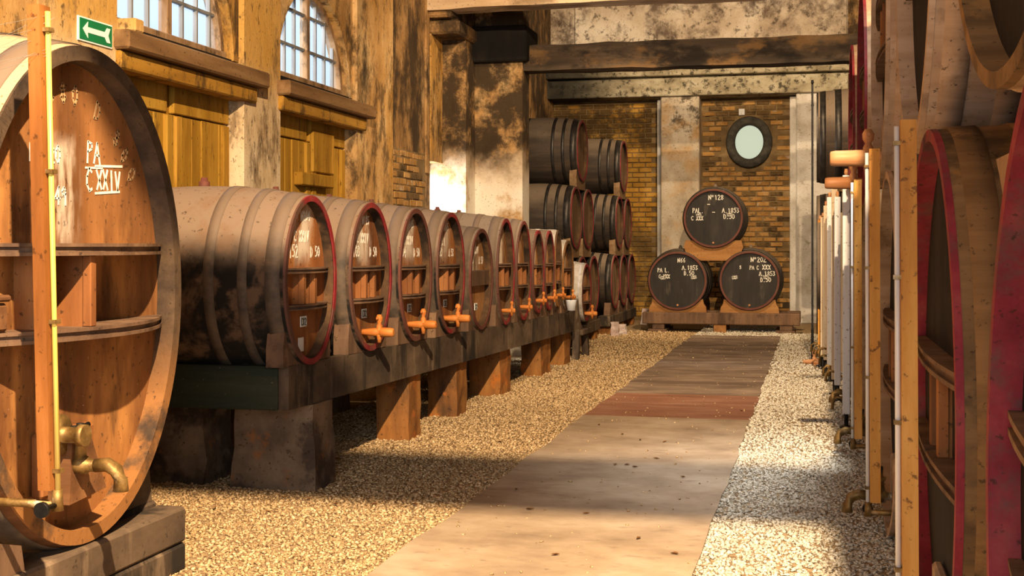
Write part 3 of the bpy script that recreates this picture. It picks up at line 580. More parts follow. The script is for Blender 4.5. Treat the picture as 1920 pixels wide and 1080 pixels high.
# back wall
YB = 24.2
wb = bpy.data.objects.new('wall_back', None); C.objects.link(wb); struct(wb, 'brick end wall with plaster pilasters and an oval window')
OVX, OVZ, OVA, OVB = -1.19, 3.34, 0.29, 0.345
def oval_hole(x0, x1, z0, z1, m, y=YB, thick=.35):
    K = 48; mb = MB(); vs = []; fs = []
    for i in range(K):
        t = 2*PI*i/K; c_, s_ = math.cos(t), math.sin(t)
        k = min(((x1-OVX) if c_ > 0 else (OVX-x0))/max(abs(c_), 1e-6), ((z1-OVZ) if s_ > 0 else (OVZ-z0))/max(abs(s_), 1e-6))
        for yy in (y, y+thick): vs += [(OVX+OVA*c_, yy, OVZ+OVB*s_), (OVX+k*c_, yy, OVZ+k*s_)]
    for i in range(K):
        a, b_ = i*4, ((i+1) % K)*4
        fs += [(a, b_, b_+1, a+1), (a+2, a+3, b_+3, b_+2), (a, a+2, b_+2, b_)]
    mb.add(vs, fs)
    for (cx, cz) in ((x0, z0), (x1, z0), (x0, z1), (x1, z1)):    # corners left by the fan
        pass
    return mb.build('brick_backing', m, wb)
MB().box(-5.3, -2.0, YB, YB+.35, 0, ZTOP).box(-2.0, -0.38, YB, YB+.35, 0, OVZ-.5).box(-2.0, -.38, YB, YB+.35, OVZ+.5, ZTOP).box(-.38, 3.6, YB, YB+.35, 0, ZTOP).build('brick_backing', 'mortar', wb)
K = 64; vs = []; fs = []
for i in range(K):
    t = 2*PI*(i+.5)/K; c_, s_ = math.cos(t), math.sin(t)
    k = min(((-.38-OVX) if c_ > 0 else (OVX+2.0))/max(abs(c_), 1e-6), .5/max(abs(s_), 1e-6))
    for yy in (YB, YB+.35): vs += [(OVX+OVA*c_, yy, OVZ+OVB*s_), (OVX+k*c_, yy, OVZ+k*s_)]
for i in range(K):
    a, b_ = i*4, ((i+1) % K)*4; fs += [(a, b_, b_+1, a+1), (a+2, a+3, b_+3, b_+2), (a, a+2, b_+2, b_)]
MB().add(vs, fs).build('brick_backing', 'mortar', wb)
for (x0, x1, m) in ((-2.78, -2.07, 'plaster_back'), (-0.33, 0.36, 'plaster_white')):
    MB().cbox(x0, x1, YB-.5, YB+.01, 0, 4.3, .02).build('pilaster', m, wb)
for (x0, x1) in ((-2.88, -2.78), (-0.45, -0.33)): MB().cbox(x0, x1, YB-.2, YB+.01, 0, 4.15, .01).build('pilaster_strip', 'plaster_white', wb)
MB().cbox(-5.2, .58, YB-.62, YB+.01, 4.17, 4.50, .015).cbox(-5.2, .66, YB-.75, YB+.01, 4.53, 4.80, .015).box(-5.2, .6, YB-.5, YB+.01, 4.49, 4.55).build('lintel', 'plaster_lintel', wb)
MB().box(-5.2, 3.3, YB-.3, YB+.005, 4.8, ZTOP).build('gable_panel', 'plaster_gable', wb)
MB().cbox(-4.42, .56, YB-.36, YB-.29, 4.8, ZTOP, .01).build('gable_panel', 'plaster_gable', wb)
MB().cbox(.58, 3.2, YB-.4, YB-.28, 4.8, ZTOP, .01).build('gable_panel', 'plaster_dark', wb)
bk1 = MB().cbox(-.118, .118, -.022, .03, -.038, .038, .006).mesh('brick', 'brick'); bk2 = MB().cbox(-.118, .118, -.022, .03, -.038, .038, .006).mesh('brick', 'brick_dark')
for r_ in range(43):
    z = .12+r_*.094
    for k in range(7):
        x = -1.94+k*.25+(.125 if r_ % 2 else 0)
        if x > -.5: continue
        if ((x-OVX)/(.47+.1))**2+((z-OVZ)/(.5+.02))**2 < 1: continue
        o = put('brick', bk1 if rb.random() < (.75 if z < 3.2 else .4) else bk2, wb, (x, YB-.002+rb.uniform(-.012, .012), z)); o.scale = (rb.uniform(.9, 1.0), 1, rb.uniform(.86, 1.02))
mb = MB()
for r_ in range(43):
    z = .12+r_*.094
    for k in range(9):
        x = -5.0+k*.25+(.125 if r_ % 2 else 0)
        if x > -2.95: continue
        e = rb.uniform(-.012, .01); mb.cbox(x-.115, x+.115, YB-.022+e, YB+.03, z-.038, z+.038, .006)
o = mb.build('brickwork', 'plaster_yellow', wb); o['kind'] = 'stuff'
# oval window
wo = bpy.data.objects.new('window_3', None); C.objects.link(wo); wo.location = (OVX, YB, OVZ); struct(wo, 'small oval window with a dark surround in the end wall')
K = 40; vs = []; fs = []
for (a_, b_, yy) in ((OVA-.03, OVB-.03, .05), (OVA-.03, OVB-.03, -.07), (OVA+.03, OVB+.03, -.10), (OVA+.11, OVB+.11, -.10), (OVA+.135, OVB+.135, -.05), (OVA+.135, OVB+.135, .02)):
    vs += [(a_*math.cos(2*PI*i/K), yy, b_*math.sin(2*PI*i/K)) for i in range(K)]
for k in range(5): fs += [(k*K+i, k*K+(i+1) % K, (k+1)*K+(i+1) % K, (k+1)*K+i) for i in range(K)]
MB().add(vs, fs, True).build('surround', 'oval_frame', wo)
MB().prism([(OVA*math.cos(2*PI*i/K), OVB*math.sin(2*PI*i/K)) for i in range(K)], .02, .026, 'xz').build('pane', 'pane_oval', wo)
MB().cbox(OVX-.14-.05, OVX-.14+.06, YB-.06, YB, OVZ+.5, OVZ+.62, .008).build('switch_box', 'gauge_white', wb)

# ------------------------------------------------------------------ arched windows, low window, doors, sills
def arch_window(idx, yc, r, lab):
    w = bpy.data.objects.new('window_%d' % idx, None); C.objects.link(w); w.location = (XW-.13, yc, SILL); struct(w, lab)
    ro = r-.005; K = 28; mb = MB(); vs = []; fs = []; fw = .055
    for i in range(K+1):
        t = PI*i/K
        for (rr, xx) in ((ro, .05), (ro-fw, .05), (ro-fw, -.03), (ro, -.03)): vs.append((xx, -rr*math.cos(t), rr*math.sin(t)))
    for i in range(K):
        for k in range(4): fs.append((i*4+k, i*4+(k+1) % 4, i*4+4+(k+1) % 4, i*4+4+k))
    mb.add(vs, fs).build('window_frame', 'frame', w)
    MB().cbox(-.04, .07, -ro, ro, -.02, .07, .008).build('bottom_rail', 'frame', w)
    MB().cbox(-.03, .05, -.035, .035, .05, ro-.03, .006).build('mullion', 'frame', w)
    def hz(y): return math.sqrt(max(0, (ro-fw/2)**2-y*y))
    ys = [-.71, -.49, -.26, 0, .26, .49, .71]
    for y in ys:
        if y == 0: continue
        MB().box(-.012, .022, y-.011, y+.011, .06, hz(y)).build('muntin', 'muntin', w)
    zs = [.35, .68]
    for z in zs:
        wd = math.sqrt((ro-fw/2)**2-z*z); MB().box(-.014, .024, -wd, wd, z-.011, z+.011).build('muntin', 'muntin', w)
    ye = [-(ro-fw/2)]+ys+[ro-fw/2]; ze = [.06]+zs+[ro]
    for a, b in zip(ye[:-1], ye[1:]):
        for z0, z1 in zip(ze[:-1], ze[1:]):
            pts = [(a+(b-a)*i/5, min(z1, hz(a+(b-a)*i/5))) for i in range(6)]
            pts = [p for p in pts if p[1] > z0+.004]
            if len(pts) < 2: continue
            MB().prism([(p[0], z0) for p in (pts[0], pts[-1])] + pts[::-1], 0.0, .004).build('pane', 'pane', w)
arch_window(1, 8.70, .91, 'arched window nearer the green arrow sign'); arch_window(2, 11.39, .91, 'arched window nearer the sooty pier'); arch_window(4, 5.9, .91, 'arched window above the big vat')
lw = bpy.data.objects.new('window_5', None); C.objects.link(lw); lw.location = (XW-.22, 15.37, .75); struct(lw, 'narrow bright window low beside the pier')
MB().cbox(-.03, .04, -.25, -.20, 0, 1.71, .005).cbox(-.03, .04, .20, .25, 0, 1.71, .005).cbox(-.03, .04, -.2, .2, 0, .05, .005).cbox(-.03, .04, -.2, .2, 1.66, 1.71, .005).build('window_frame', 'muntin', lw)
for z in (.58, 1.15): MB().box(-.01, .02, -.2, .2, z-.012, z+.012).build('muntin', 'muntin', lw)
for z0, z1 in ((.05, .57), (.59, 1.14), (1.16, 1.66)): MB().box(0, .004, -.2, .2, z0, z1).build('pane', 'pane', lw)
def door(idx, y0, y1, lab, ledge=False):
    d = bpy.data.objects.new('door_%d' % idx, None); C.objects.link(d); d.location = (XW-.1, (y0+y1)/2, 0); struct(d, lab)
    w = (y1-y0)/2; H_ = 2.68; r = random.Random(idx)
    MB().box(-.06, -.032, -w, w, 0, H_+.05).build('backing', 'door', d)
    n = 13
    for i in range(n):
        a = -w+2*w*i/n; b = -w+2*w*(i+1)/n; e = r.uniform(-.006, .006)
        MB().cbox(-.03, .0+e, a+.002, b-.002, .03, H_-.28, .004).build('plank', 'door', d)
    for (a, b) in ((-w, -.05), (.05, w)): MB().cbox(-.03, .018, a, b, H_-.27, H_, .006).build('top_rail', 'door', d)
    for yy in (-w+.06, -.02, w-.06, .12): MB().cbox(-.005, .028, yy-.05, yy+.05, .02, H_-.29, .006).build('stile', 'door', d)
    if ledge:
        MB().cbox(0, .09, -.33, .48, 1.98, 2.10, .01).build('ledge_board', 'door', d)
        MB().cbox(0, .045, .05, .6, 2.12, 2.52, .01).build('hatch', 'door', d)
    return d
door(1, 7.74, 9.69, 'ochre plank door under the arched window nearer the sign'); door(2, 10.44, 12.35, 'ochre plank door with a ledge board under the other arched window', True)
for (i, y0, y1) in ((4, 7.68, 9.95), (5, 10.36, 12.62)):
    t_ = bpy.data.objects.new('trim_%d' % i, None); C.objects.link(t_); struct(t_, 'heavy timber sill between window and door')
    MB().cbox(XW-.05, XW+.17, y0, y1, 2.73, 2.86, .015).build('sill_beam', 'timber_sill', t_)
    MB().cbox(XW-.05, XW+.10, y0+.02, y1-.1, 2.60, 2.725, .012).build('sill_board', 'timber_ochre', t_)
    MB().box(XW-.3, XW-.02, y0+.06, y1-.3, 2.86, 2.93).build('sill_back', 'soot', t_)
MB().cbox(XW-.02, XW+.16, 7.78, 7.9, 2.86, 2.95, .01).build('sill_block', 'plaster_pale', bpy.data.objects['trim_4'])

# ------------------------------------------------------------------ exit sign
sg = thing('exit_sign', 'green sign with a white arrow pointing left on the plaster pilaster', 'sign', (XW+.06, 7.44, 2.72))
MB().box(0, .012, -.20, .20, 0, .155).build('sign_border', 'sign_white', sg)
MB().box(.012, .016, -.19, .19, .01, .145).build('sign_panel', 'sign_green', sg)
MB().prism([(-.16, .0775), (-.10, .13), (-.105, .095), (.10, .095), (.125, .125), (.165, .125), (.14, .0775), (.165, .03), (.125, .03), (.10, .06), (-.105, .06), (-.10, .025)], .016, .019).build('arrow', 'sign_white', sg)

# ------------------------------------------------------------------ big oval vat at the left
VY, VZ = 4.39, 1.232
vat = thing('oval_vat', 'huge oval oak vat filling the left edge, with two bowed shelves and a tall gauge', 'vat', (-2.70, VY, .335-.10))
hhv = .945; bv = 1.10
zc = cask_parts(vat, 1.75, .73, hhv, bv, .085, .055, ((0.03, .085), (.17, .22), (.34, .38), (.62, .66), (.80, .85), (.93, .99)), 'vat', 'head_vat', 'vat_rim', 'hoop',
   dict(z=(.173, -.135), t=.045, p=.185, div=(-.13, -.34), mat='cradle'), n=96, rim_inner=True)
vat.location.z = VZ - zc
hx = -.085
MB().cbox(hx, hx+.085, -.64, -.50, zc-.111, zc-.01, .012).cbox(hx, hx+.095, -.645, -.495, zc-.006, zc+.018, .008).build('shelf_box', 'vat', vat)
gv = gauge(vat, .24, -.63, .615-vat.location.z, 2.20-vat.location.z, .06, .045, 'gauge_vat', 'tube', lean=.06, arms=True, xhead=hx)
MB().cbox(hx, hx+.05, -.26, .10, zc-.74, zc-.50, .012).build('manhole_door', 'head_plain', vat)
MB().prism([(-.22, zc-.76), (.03, zc-.74), (-.08, zc-.52), (-.2, zc-.5)], hx+.05, hx+.14).build('manhole_wedge', 'vat', vat)
MB().lathe([(0, .075), (.02, .075), (.022, .03), (.09, .03), (.095, .04), (.12, .04)], 16, 'x', (hx+.1, -.24, zc-.50)).build('flange', 'brass', vat)
bt = brass_tap(vat, hx+.06, -.17, zc-.62, 1.2)
c_ = MB(); xx = hx+.001
for (tx, y, z, h, w_) in (('N 120', -.26, 1.73, .065, .008), ('49', -.10, 1.575, .065, .008), ('PA', .115, 1.745, .085, .009), ('C', .11, 1.635, .085, .010), ('XXIV', .185, 1.645, .075, .010)):
    chalk(c_, xx, tx, y, z-vat.location.z, h, w_, 0, len(tx)+int(z*50))
z0 = 1.645-vat.location.z
strokes(c_, xx, [(.11, 1.725-vat.location.z), (.23, 1.73-vat.location.z)], .008); strokes(c_, xx, [(.18, z0+.09), (.38, z0+.10)], .010); strokes(c_, xx, [(.18, z0-.018), (.36, z0-.005)], .010)
c_.build('chalk_lettering', 'chalk', vat)['kind'] = 'stuff'
c_ = MB()
for i, ch in enumerate('880 D 800'):
    a = math.radians(102-i*7.6) ; R_ = .755
    chalk(c_, xx, ch, .77*R_*math.cos(a)-.02, zc+R_*math.sin(a)-.02, .07, .010, a-PI/2, i)
c_.build('painted_lettering', 'chalk_faint', vat)['kind'] = 'stuff'
# its stand
st = thing('vat_stand', 'heavy planked timber stand under the big oval vat', 'stand', (-2.70, 4.2, 0))
MB().cbox(-.12, .02, -1.3, .93, .125, .278, .012).build('plank', 'beam', st); MB().cbox(-.12, .02, -1.3, .93, 0, .121, .012).build('plank', 'beam', st)
MB().cbox(-1.6, -.12, .70, .93, 0, .299, .012).build('plank', 'beam', st); MB().cbox(-1.6, -.12, -1.3, -1.05, 0, .30, .012).build('plank', 'beam', st)
MB().prism([(.62, .30), (.90, .30), (.86, .56), (.78, .46)], -.34, -.13).build('wedge', 'beam', st)
MB().prism([(-.60, .279), (-.22, .279), (-.24, .37), (-.56, .46)], -.10, .0).build('wedge', 'cradle', st)
cw = MB(); rw = random.Random(5)
for k in range(9):
    a = Vector((-2.42+rw.uniform(-.02, .02), 3.70, 2.12+rw.uniform(-.1, .06))); b = Vector((-2.9+rw.uniform(-.3, .05), 3.05+rw.uniform(-.2, .55), 2.0+rw.uniform(-.12, .03)))
    m_ = (a+b)/2+Vector((0, 0, -rw.uniform(.02, .09))); cw.tube([a, a*.6+m_*.4-Vector((0, 0, .01)), m_, b*.6+m_*.4, b], .0006, 4)
one(cw, 'cobweb', 'web', 'dusty cobweb strung from the gauge top to the big vat', 'cobweb')

# ------------------------------------------------------------------ long rack with eleven oval casks
ORD = ['first', 'second', 'third', 'fourth', 'fifth', 'sixth', 'seventh', 'eighth', 'ninth', 'tenth', 'eleventh', 'twelfth']
RX = -2.83
def rtop(y): return .752-(y-6.6)*.0142
rack = thing('cask_rack', 'long low timber rack on blocks carrying the row of oval casks', 'rack', (RX, 6.6, 0))
def slanted(x0, x1, ya, yb, h, m, name='rack_beam', drop=0.0):
    za, zb = rtop(ya+6.6)-drop, rtop(yb+6.6)-drop
    return MB().add([(x0, ya, za-h), (x1, ya, za-h), (x1, yb, zb-h), (x0, yb, zb-h), (x0, ya, za), (x1, ya, za), (x1, yb, zb), (x0, yb, zb)],
                    [(0, 3, 2, 1), (4, 5, 6, 7), (0, 1, 5, 4), (1, 2, 6, 5), (2, 3, 7, 6), (3, 0, 4, 7)]).build(name, m, rack)
for (ya, yb, e, dr) in ((0, 3.55, 0, 0), (3.56, 5.15, .008, .0), (5.16, 7.05, 0, .0), (7.06, 8.7, .005, 0)): slanted(-.06, e, ya, yb, .245, 'beam', drop=dr)
slanted(-.20, -.061, .16, 8.7, .165, 'beam', drop=.08); slanted(-1.35, -1.15, .16, 8.48, .14, 'beam', drop=.08); o = MB().cbox(-1.45, -.062, -.02, .15, .505, .748, .012).build('end_beam', 'beam_green', rack); o['label'] = 'mossy black end beam'
MB().cbox(-1.45, -.185, 8.5, 8.7, .385, .62, .012).build('end_beam', 'beam', rack)
posts = [(7.05, .53, .34, 'stone', .10, 'broad tapered stone block under the near corner of the rack', -3.06), (9.0, .25, .30, 'post', .0, 'orange-stained block under the rack, second from the near end', -2.99), (10.32, .25, .30, 'post', 0, 'orange-stained block under the rack, third from the near end', -3.0),
         (11.83, .30, .42, 'post', 0, 'wide orange-stained block under the rack, fourth from the near end', -3.03), (13.68, .22, .5, 'post', 0, 'brown block under the rack, fifth from the near end', -2.99), (15.0, .18, .4, 'post', 0, 'brown block under the far end of the rack', -2.97)]
for i, (y, w, d, m, tp, lab, x) in enumerate(posts):
    h = rtop(y)-.247
    one(rough_block(w, d, h, tp, .008, i+1), 'stone_block' if m == 'stone' else 'support_block', m, lab, 'block', (x, y+d/2-.15, 0))
one(rough_block(.42, .4, .50, .15, .02, 22), 'stone_block', 'stone', 'dark rounded stone block half hidden behind the big vat', 'block', (-3.72, 7.15, 0))
one(rough_block(.30, .5, .42, .1, .03, 23), 'stone_block', 'stone_pink', 'pale pinkish stone lit from the low window under the rack', 'block', (-3.25, 15.2, 0))
one(rough_block(.26, .5, .42, .1, .03, 24), 'stone_block', 'stone_pink', 'whitish stone behind the fourth rack block', 'block', (-3.5, 13.4, 0))
for i, (y, x) in enumerate(((8.6, -4.1), (10.4, -4.1), (12.2, -4.1))):
    one(rough_block(.3, .3, rtop(y)-.225, 0, .01, 40+i), 'support_block', 'stone', 'dark rear support block in the shadow under the rack, %s from the near end' % ORD[i], 'block', (x, y, 0))
# casks: centre y, half width, half height, centre z, kind
SH = dict(z=(.055, -.15), t=.03, p=.075, div=(.02, -.12), mat='cradle')
CK = [(6.87, .385, .482, 1.222, 'a'), (7.89, .40, .480, 1.216, 'a'), (8.85, .385, .478, 1.206, 'b'), (9.77, .395, .478, 1.200, 'a'), (10.72, .385, .435, 1.128, 'c'),
      (11.62, .34, .495, 1.175, 'd'), (12.37, .325, .490, 1.170, 'd'), (13.06, .28, .430, 1.145, 'd'), (13.64, .262, .430, 1.150, 'd'), (14.12, .20, .430, 1.16, 'e'), (14.72, .33, .395, 1.08, 'w')]
extra = ['black mould on its flank', 'with an orange wooden tap and red rim', 'with brown rim and low wooden tap', 'with faded red rim and orange wooden tap', 'smaller, with one wide plank across its head', 'with dusty grey staves and red edge',
         'with red edge just before the small trio', 'low and narrow with red edge', 'narrow, squeezed between its neighbours', 'mostly hidden with pale top', 'short and whitish at the far rack end']
for i, (y, hw, hh, cz, kd) in enumerate(CK):
    b = 1.13 if i < 7 else 1.045; zc = hh*b; L = 1.35
    where = 'nearest the big vat' if i == 0 else 'in the long rack row'
    r_ = thing('oval_cask', '%s oval cask %s, %s' % (ORD[i], where, extra[i]), 'cask', (-2.80, y, cz-zc), 0, 'oval casks on the long rack')
    body = {'a': 'dusty', 'b': 'dusty', 'c': 'dusty_far', 'd': 'dusty_far', 'e': 'dusty_white', 'w': 'dusty_white'}[kd]
    rim = {'a': 'red', 'b': 'red_brown', 'c': 'red_brown', 'd': 'red', 'e': 'vat_rim', 'w': 'vat_rim'}[kd]
    head = 'head' if kd in 'ab' else 'head_pale'
    sh = dict(SH)
    if kd == 'c': sh = None
    elif i >= 5: sh = dict(z=(.06, -.15), t=.03, p=.07, div=(-.1, .06), mat='cradle')
    cask_parts(r_, L, hw, hh, b, .068, .032, ((0.022, .085), (.16, .20), (.30, .345), (.66, .70), (.82, .86), (.94, .99)), body, head, rim, 'hoop' if kd not in 'ew' else 'dusty_white', sh)
    if kd == 'c': MB().cbox(-.068, -.02, -.31, .31, zc-.06, zc+.075, .006).build('cross_plank', 'cradle', r_)
    bung(r_, L, zc, hh, b)
    if i in (1, 2, 3): wooden_tap(r_, -.068, .0, zc-hh+.12, L=.215, s=1.05)
    elif i >= 5: wooden_tap(r_, -.068, .0, zc-hh+.13, L=.15, s=.8)
    elif i == 0: MB().box(-.068, -.062, -.05, .02, zc-.41, zc-.33).build('paper_tag', 'gauge_white', r_)
    if kd in 'abc':
        c_ = MB(); R = random.Random(i)
        for (tx, yy, zz, h) in ((R.choice(['104', '103', '162', '152']), -.27, .13, .07), (R.choice(['N145', 'N204', 'N115']), -.10, .34, .055), (R.choice(['C XXIV', 'C XXX', 'PA L']), -.20, .22, .06), (R.choice(['A 53', 'D 50', 'A 57']), .04, .13, .06)):
            chalk(c_, -.0678, tx, yy+.09, zc+zz, h, .008, 0, i*7+len(tx))
        c_.build('chalk_lettering', 'chalk', r_)['kind'] = 'stuff'
        m_ = MB().box(-.068, -.064, -.02, .07, zc-.27, zc-.21).build('label_plate', 'sign_white', r_)
        c2 = MB(); chalk(c2, -.064, 'C02', -.015, zc-.262, .042, .006, 0, 2); c2.build('plate_lettering', 'iron', r_)['kind'] = 'stuff'
    # its cradle on the rack
    foot = rtop(y)+.001; czl = cz-foot
    def fcr():
        mb = MB(); w = hw*1.55; pts = []
        for k in range(17):
            yy = -w/2+w*k/16; z = czl-hh*math.sqrt(max(1-(yy/(hw+.012))**2, 0.0))-.012
            pts.append((yy, max(.012, min(z, .23))))
        poly = [(w/2+.05, 0), (w/2+.05, .10), (w/2+.03, .19), (w/2+.01, .20)] + pts[::-1] + [(-w/2-.01, .20), (-w/2-.03, .19), (-w/2-.05, .10), (-w/2-.05, 0)]
        return mb.prism(poly, -.13, -.03)
    one(fcr(), 'cask_cradle', 'cradle', 'hollowed wooden cradle under the %s oval cask of the long rack' % ORD[i], 'cradle', (-2.80, y, foot), 0, 'cradles on the long rack')
# bucket
bk = thing('small_bucket', 'small whitish bucket hanging on a tap near the far rack end', 'bucket', (-2.66, 14.12, .69))
MB().lathe([(0, .045), (.11, .06), (.115, .06), (.115, .055), (.01, .04)], 16, 'z').build('pail', 'bucket', bk); MB().tube([(0, -.058, .11), (0, -.03, .16), (0, 0, .175), (0, .03, .16), (0, .058, .11)], .003, 6).build('bail', 'iron', bk)

# cask on its own trestle past the rack
r_ = thing('oval_cask', 'small whitish cask with red edge on its own trestle past the rack', 'cask', (-2.80, 15.95, .43))
cask_parts(r_, .66, .33, .36, 1.10, .05, .035, ((0.024, .085), (.2, .25), (.75, .8), (.93, .99)), 'dusty_white', 'head_pale', 'red', 'dusty_white', dict(z=(.06, -.12), t=.03, p=.06, div=(.0,), mat='cradle'))
wooden_tap(r_, -.05, 0, .13, L=.18)
tr = thing('cask_trestle', 'grey curved trestle holding the small whitish cask past the rack', 'trestle', (-2.80, 15.95, 0))
for s_ in (-1, 1):
    pts = [(s_*.10, .40), (s_*.24, .46), (s_*.34, .58), (s_*.40, .76), (s_*.47, .74), (s_*.42, .52), (s_*.36, .38), (s_*.40, .0), (s_*.30, .0), (s_*.22, .34)]
    MB().prism(pts, -.12, -.04).build('upright', 'beam', tr); MB().prism(pts, -.62, -.54).build('upright', 'beam', tr)
MB().cbox(-.64, .0, -.3, .3, .30, .37, .01).build('cross_board', 'beam', tr)

# ------------------------------------------------------------------ pyramid stacks of barrels behind the pier
def barrel(x, y, z, rz, lab, head='head_black', rim='red_vat', r=.43, L=1.1, grp=None, name='barrel'):
    b_ = thing(name, lab, 'barrel', (x, y, z-r*1.12), rz, grp)
    zc = cask_parts(b_, L, r, r, 1.12, .05, .03, ((0.024, .10), (.17, .21), (.30, .34), (.66, .70), (.79, .83), (.92, .985)), 'barrel', head, rim, 'hoop_dark', None, n=40)
    return b_, zc
def saddle(x, y, foot, czl, r, rz, lab, m='fresh', w=.72, h=.2, deep=.1, grp=None, low=None):
    mb = MB(); K = 18; top = []; bot = []
    for k in range(K+1):
        yy = -w/2+w*k/K
        z = czl-math.sqrt(max((r+.008)**2-yy*yy, 1e-4)); top.append((yy, max(.02, min(z, h))))
    if low is None: poly = [(w/2+.06, 0), (w/2+.05, h*.4), (w/2+.015, h*.62), (w/2, h)] + top[::-1] + [(-w/2, h), (-w/2-.015, h*.62), (-w/2-.05, h*.4), (-w/2-.06, 0)]
    else:
        for k in range(K+1):                    # underside rests on two casks whose centres lie at +-low[0], low[1] below the foot
            yy = -w/2+w*k/K; z = low[1]+math.sqrt(max(low[2]**2-(abs(yy)-low[0])**2, 1e-4)); bot.append((yy, min(max(z+.004, low[3] if len(low) > 3 else 0), h-.02)))
        poly = bot + [(w/2+.03, h*.6), (w/2, h)] + top[::-1] + [(-w/2, h), (-w/2-.03, h*.6)]
    mb.prism(poly, -deep-.03, -.03)
    return one(mb, 'barrel_saddle', m, lab, 'saddle', (x, y, foot), rz, grp)
names = {0: 'bottom', 1: 'middle', 2: 'top'}
for (pn, ys0, SX) in (('nearer', 17.9, -3.2), ('farther', 21.6, -3.15)):
    for tier, (cnt, cz) in enumerate(((3, .83), (2, 1.80), (1, 2.76))):
        for k in range(cnt):
            y = ys0+(k-(cnt-1)/2)*.97
            pos = {3: ['near', 'centre', 'far'], 2: ['near', 'far'], 1: ['only']}[cnt][k]
            barrel(SX, y, cz, 0, '%s barrel of the %s row in the %s pyramid behind the pier' % (pos, names[tier], pn), head='head_barrel', grp='barrels in the two pyramids')
            if tier == 0: saddle(SX, y, .30, cz-.30, .43, 0, 'saddle under the %s bottom barrel of the %s pyramid' % (pos, pn), 'cradle', grp='pyramid saddles')
            else: saddle(SX, y, cz-.55, .55, .43, 0, 'pale saddle under the %s %s barrel of the %s pyramid' % (pos, names[tier], pn), 'saddle', w=.66, h=.30, grp='pyramid saddles', low=(.485, .55-.965, .435, .0))
    sk = thing('pyramid_skid', 'dark timber skid carrying the %s pyramid of barrels' % pn, 'skid', (SX, ys0, 0))
    MB().cbox(-.2, .0, -1.55, 1.5, .13, .30, .012).build('rail', 'beam', sk); MB().cbox(-1.0, -.8, -1.55, 1.5, .13, .30, .012).build('rail', 'beam', sk)
    for yy in (-1.3, 0, 1.25): MB().cbox(-1.0, -.02, yy-.1, yy+.1, 0, .13, .01).build('block', 'post', sk)
for i, (x, y, w, h) in enumerate(((-3.05, 19.9, .12, .22), (-3.0, 20.15, .2, .17), (-2.98, 23.0, .14, .28))):
    one(rough_block(w, .14, h, .2, .015, 70+i), 'stone_block', 'stone_pink', ['small upright pale stone between the two pyramids', 'squat pale stone between the two pyramids', 'pale stone at the far end of the farther pyramid'][i], 'block', (x, y, 0))

# ------------------------------------------------------------------ three black-headed barrels facing the camera
RB = -PI/2
BY = 21.0
pal = thing('barrel_pallet', 'low wooden pallet carrying the three black-headed barrels', 'pallet', (-1.5, BY, 0))
MB().cbox(-1.26, 1.27, -.06, .14, .135, .325, .012).build('rail', 'cradle', pal); MB().cbox(-1.26, 1.27, .75, .95, .135, .325, .012).build('rail', 'cradle', pal)
for x in (-1.0, 0, 1.05):
    for yy in (-.04, .76): MB().cbox(x-.1, x+.1, yy, yy+.16, .05 if x else 0, .135, .008).build('foot', 'fresh' if x == 0 else 'cradle', pal)
    if x: MB().cbox(x-.17, x+.14, -.05, .95, 0, .05, .008).build('sole_plate', 'cradle', pal)
specs = [(-2.19, .84, 'left of the bottom pair, head turned to the aisle', [('N66', .0, .30, .07), ('PA L.', -.33, .14, .065), ('C XXX', -.31, .04, .06), ('A.1853', .07, .18, .07), ('D.50', .10, .09, .07)]),
         (-1.03, .85, 'right of the bottom pair', [('No202', .02, .30, .08), ('S', -.16, .19, .05), ('PA C', .0, .18, .06), ('XXX', .20, .18, .075), ('A.1853', .15, .08, .07), ('D.50', .17, -.02, .07)]),
         (-1.61, 1.86, 'on top of the pair', [('No128', -.08, .30, .08), ('PAL.', -.34, .09, .075), ('C XXX', -.36, -.03, .065), ('A.1853', .14, .09, .075), ('D.50', .16, -.01, .075), ('--', -.1, .21, .04), ('--', -.02, .08, .04)])]
for (x, cz, lab, txt) in specs:
    b_, zc = barrel(x, BY-.02, cz, RB, 'black-headed barrel with chalk marks, %s' % lab, 'head_black', 'red_brown', .475, 1.05, 'three barrels on the pallet')
    c_ = MB()
    for j_, (tx, yy, zz, h) in enumerate(txt):
        chalk(c_, -.0498, tx, yy, zc+zz, h, .011, 0, j_+int(cz*10))
    for (yy, zz) in ((.22, .06), (-.28, .05)) : chalk(c_, -.0498, '8X8', yy, zc+zz-.03, .05, .012, .1, 5)
    c_.build('chalk_lettering', 'chalk', b_)['kind'] = 'stuff'
    MB().lathe([(-.06, .02), (-.035, .017), (-.03, .012)], 10, 'x', (0, .0, zc-.40)).build('plug', 'tapwood_pale', b_)
    bung(b_, 1.05, zc, .475, 1.12, 'barrel')
for (x, cz, lab) in ((-2.19, .84, 'left'), (-1.03, .85, 'right')): saddle(x, BY, .326, cz-.326, .475, RB, 'carved orange saddle under the %s bottom barrel on the pallet' % lab, 'fresh', w=.82, h=.22)
saddle(-1.61, BY, 1.86-.62, .62, .475, RB, 'carved orange saddle wedged between the bottom pair and the top barrel', 'fresh', w=.90, h=.26, low=(.58, .845-1.24, .48, -.07))

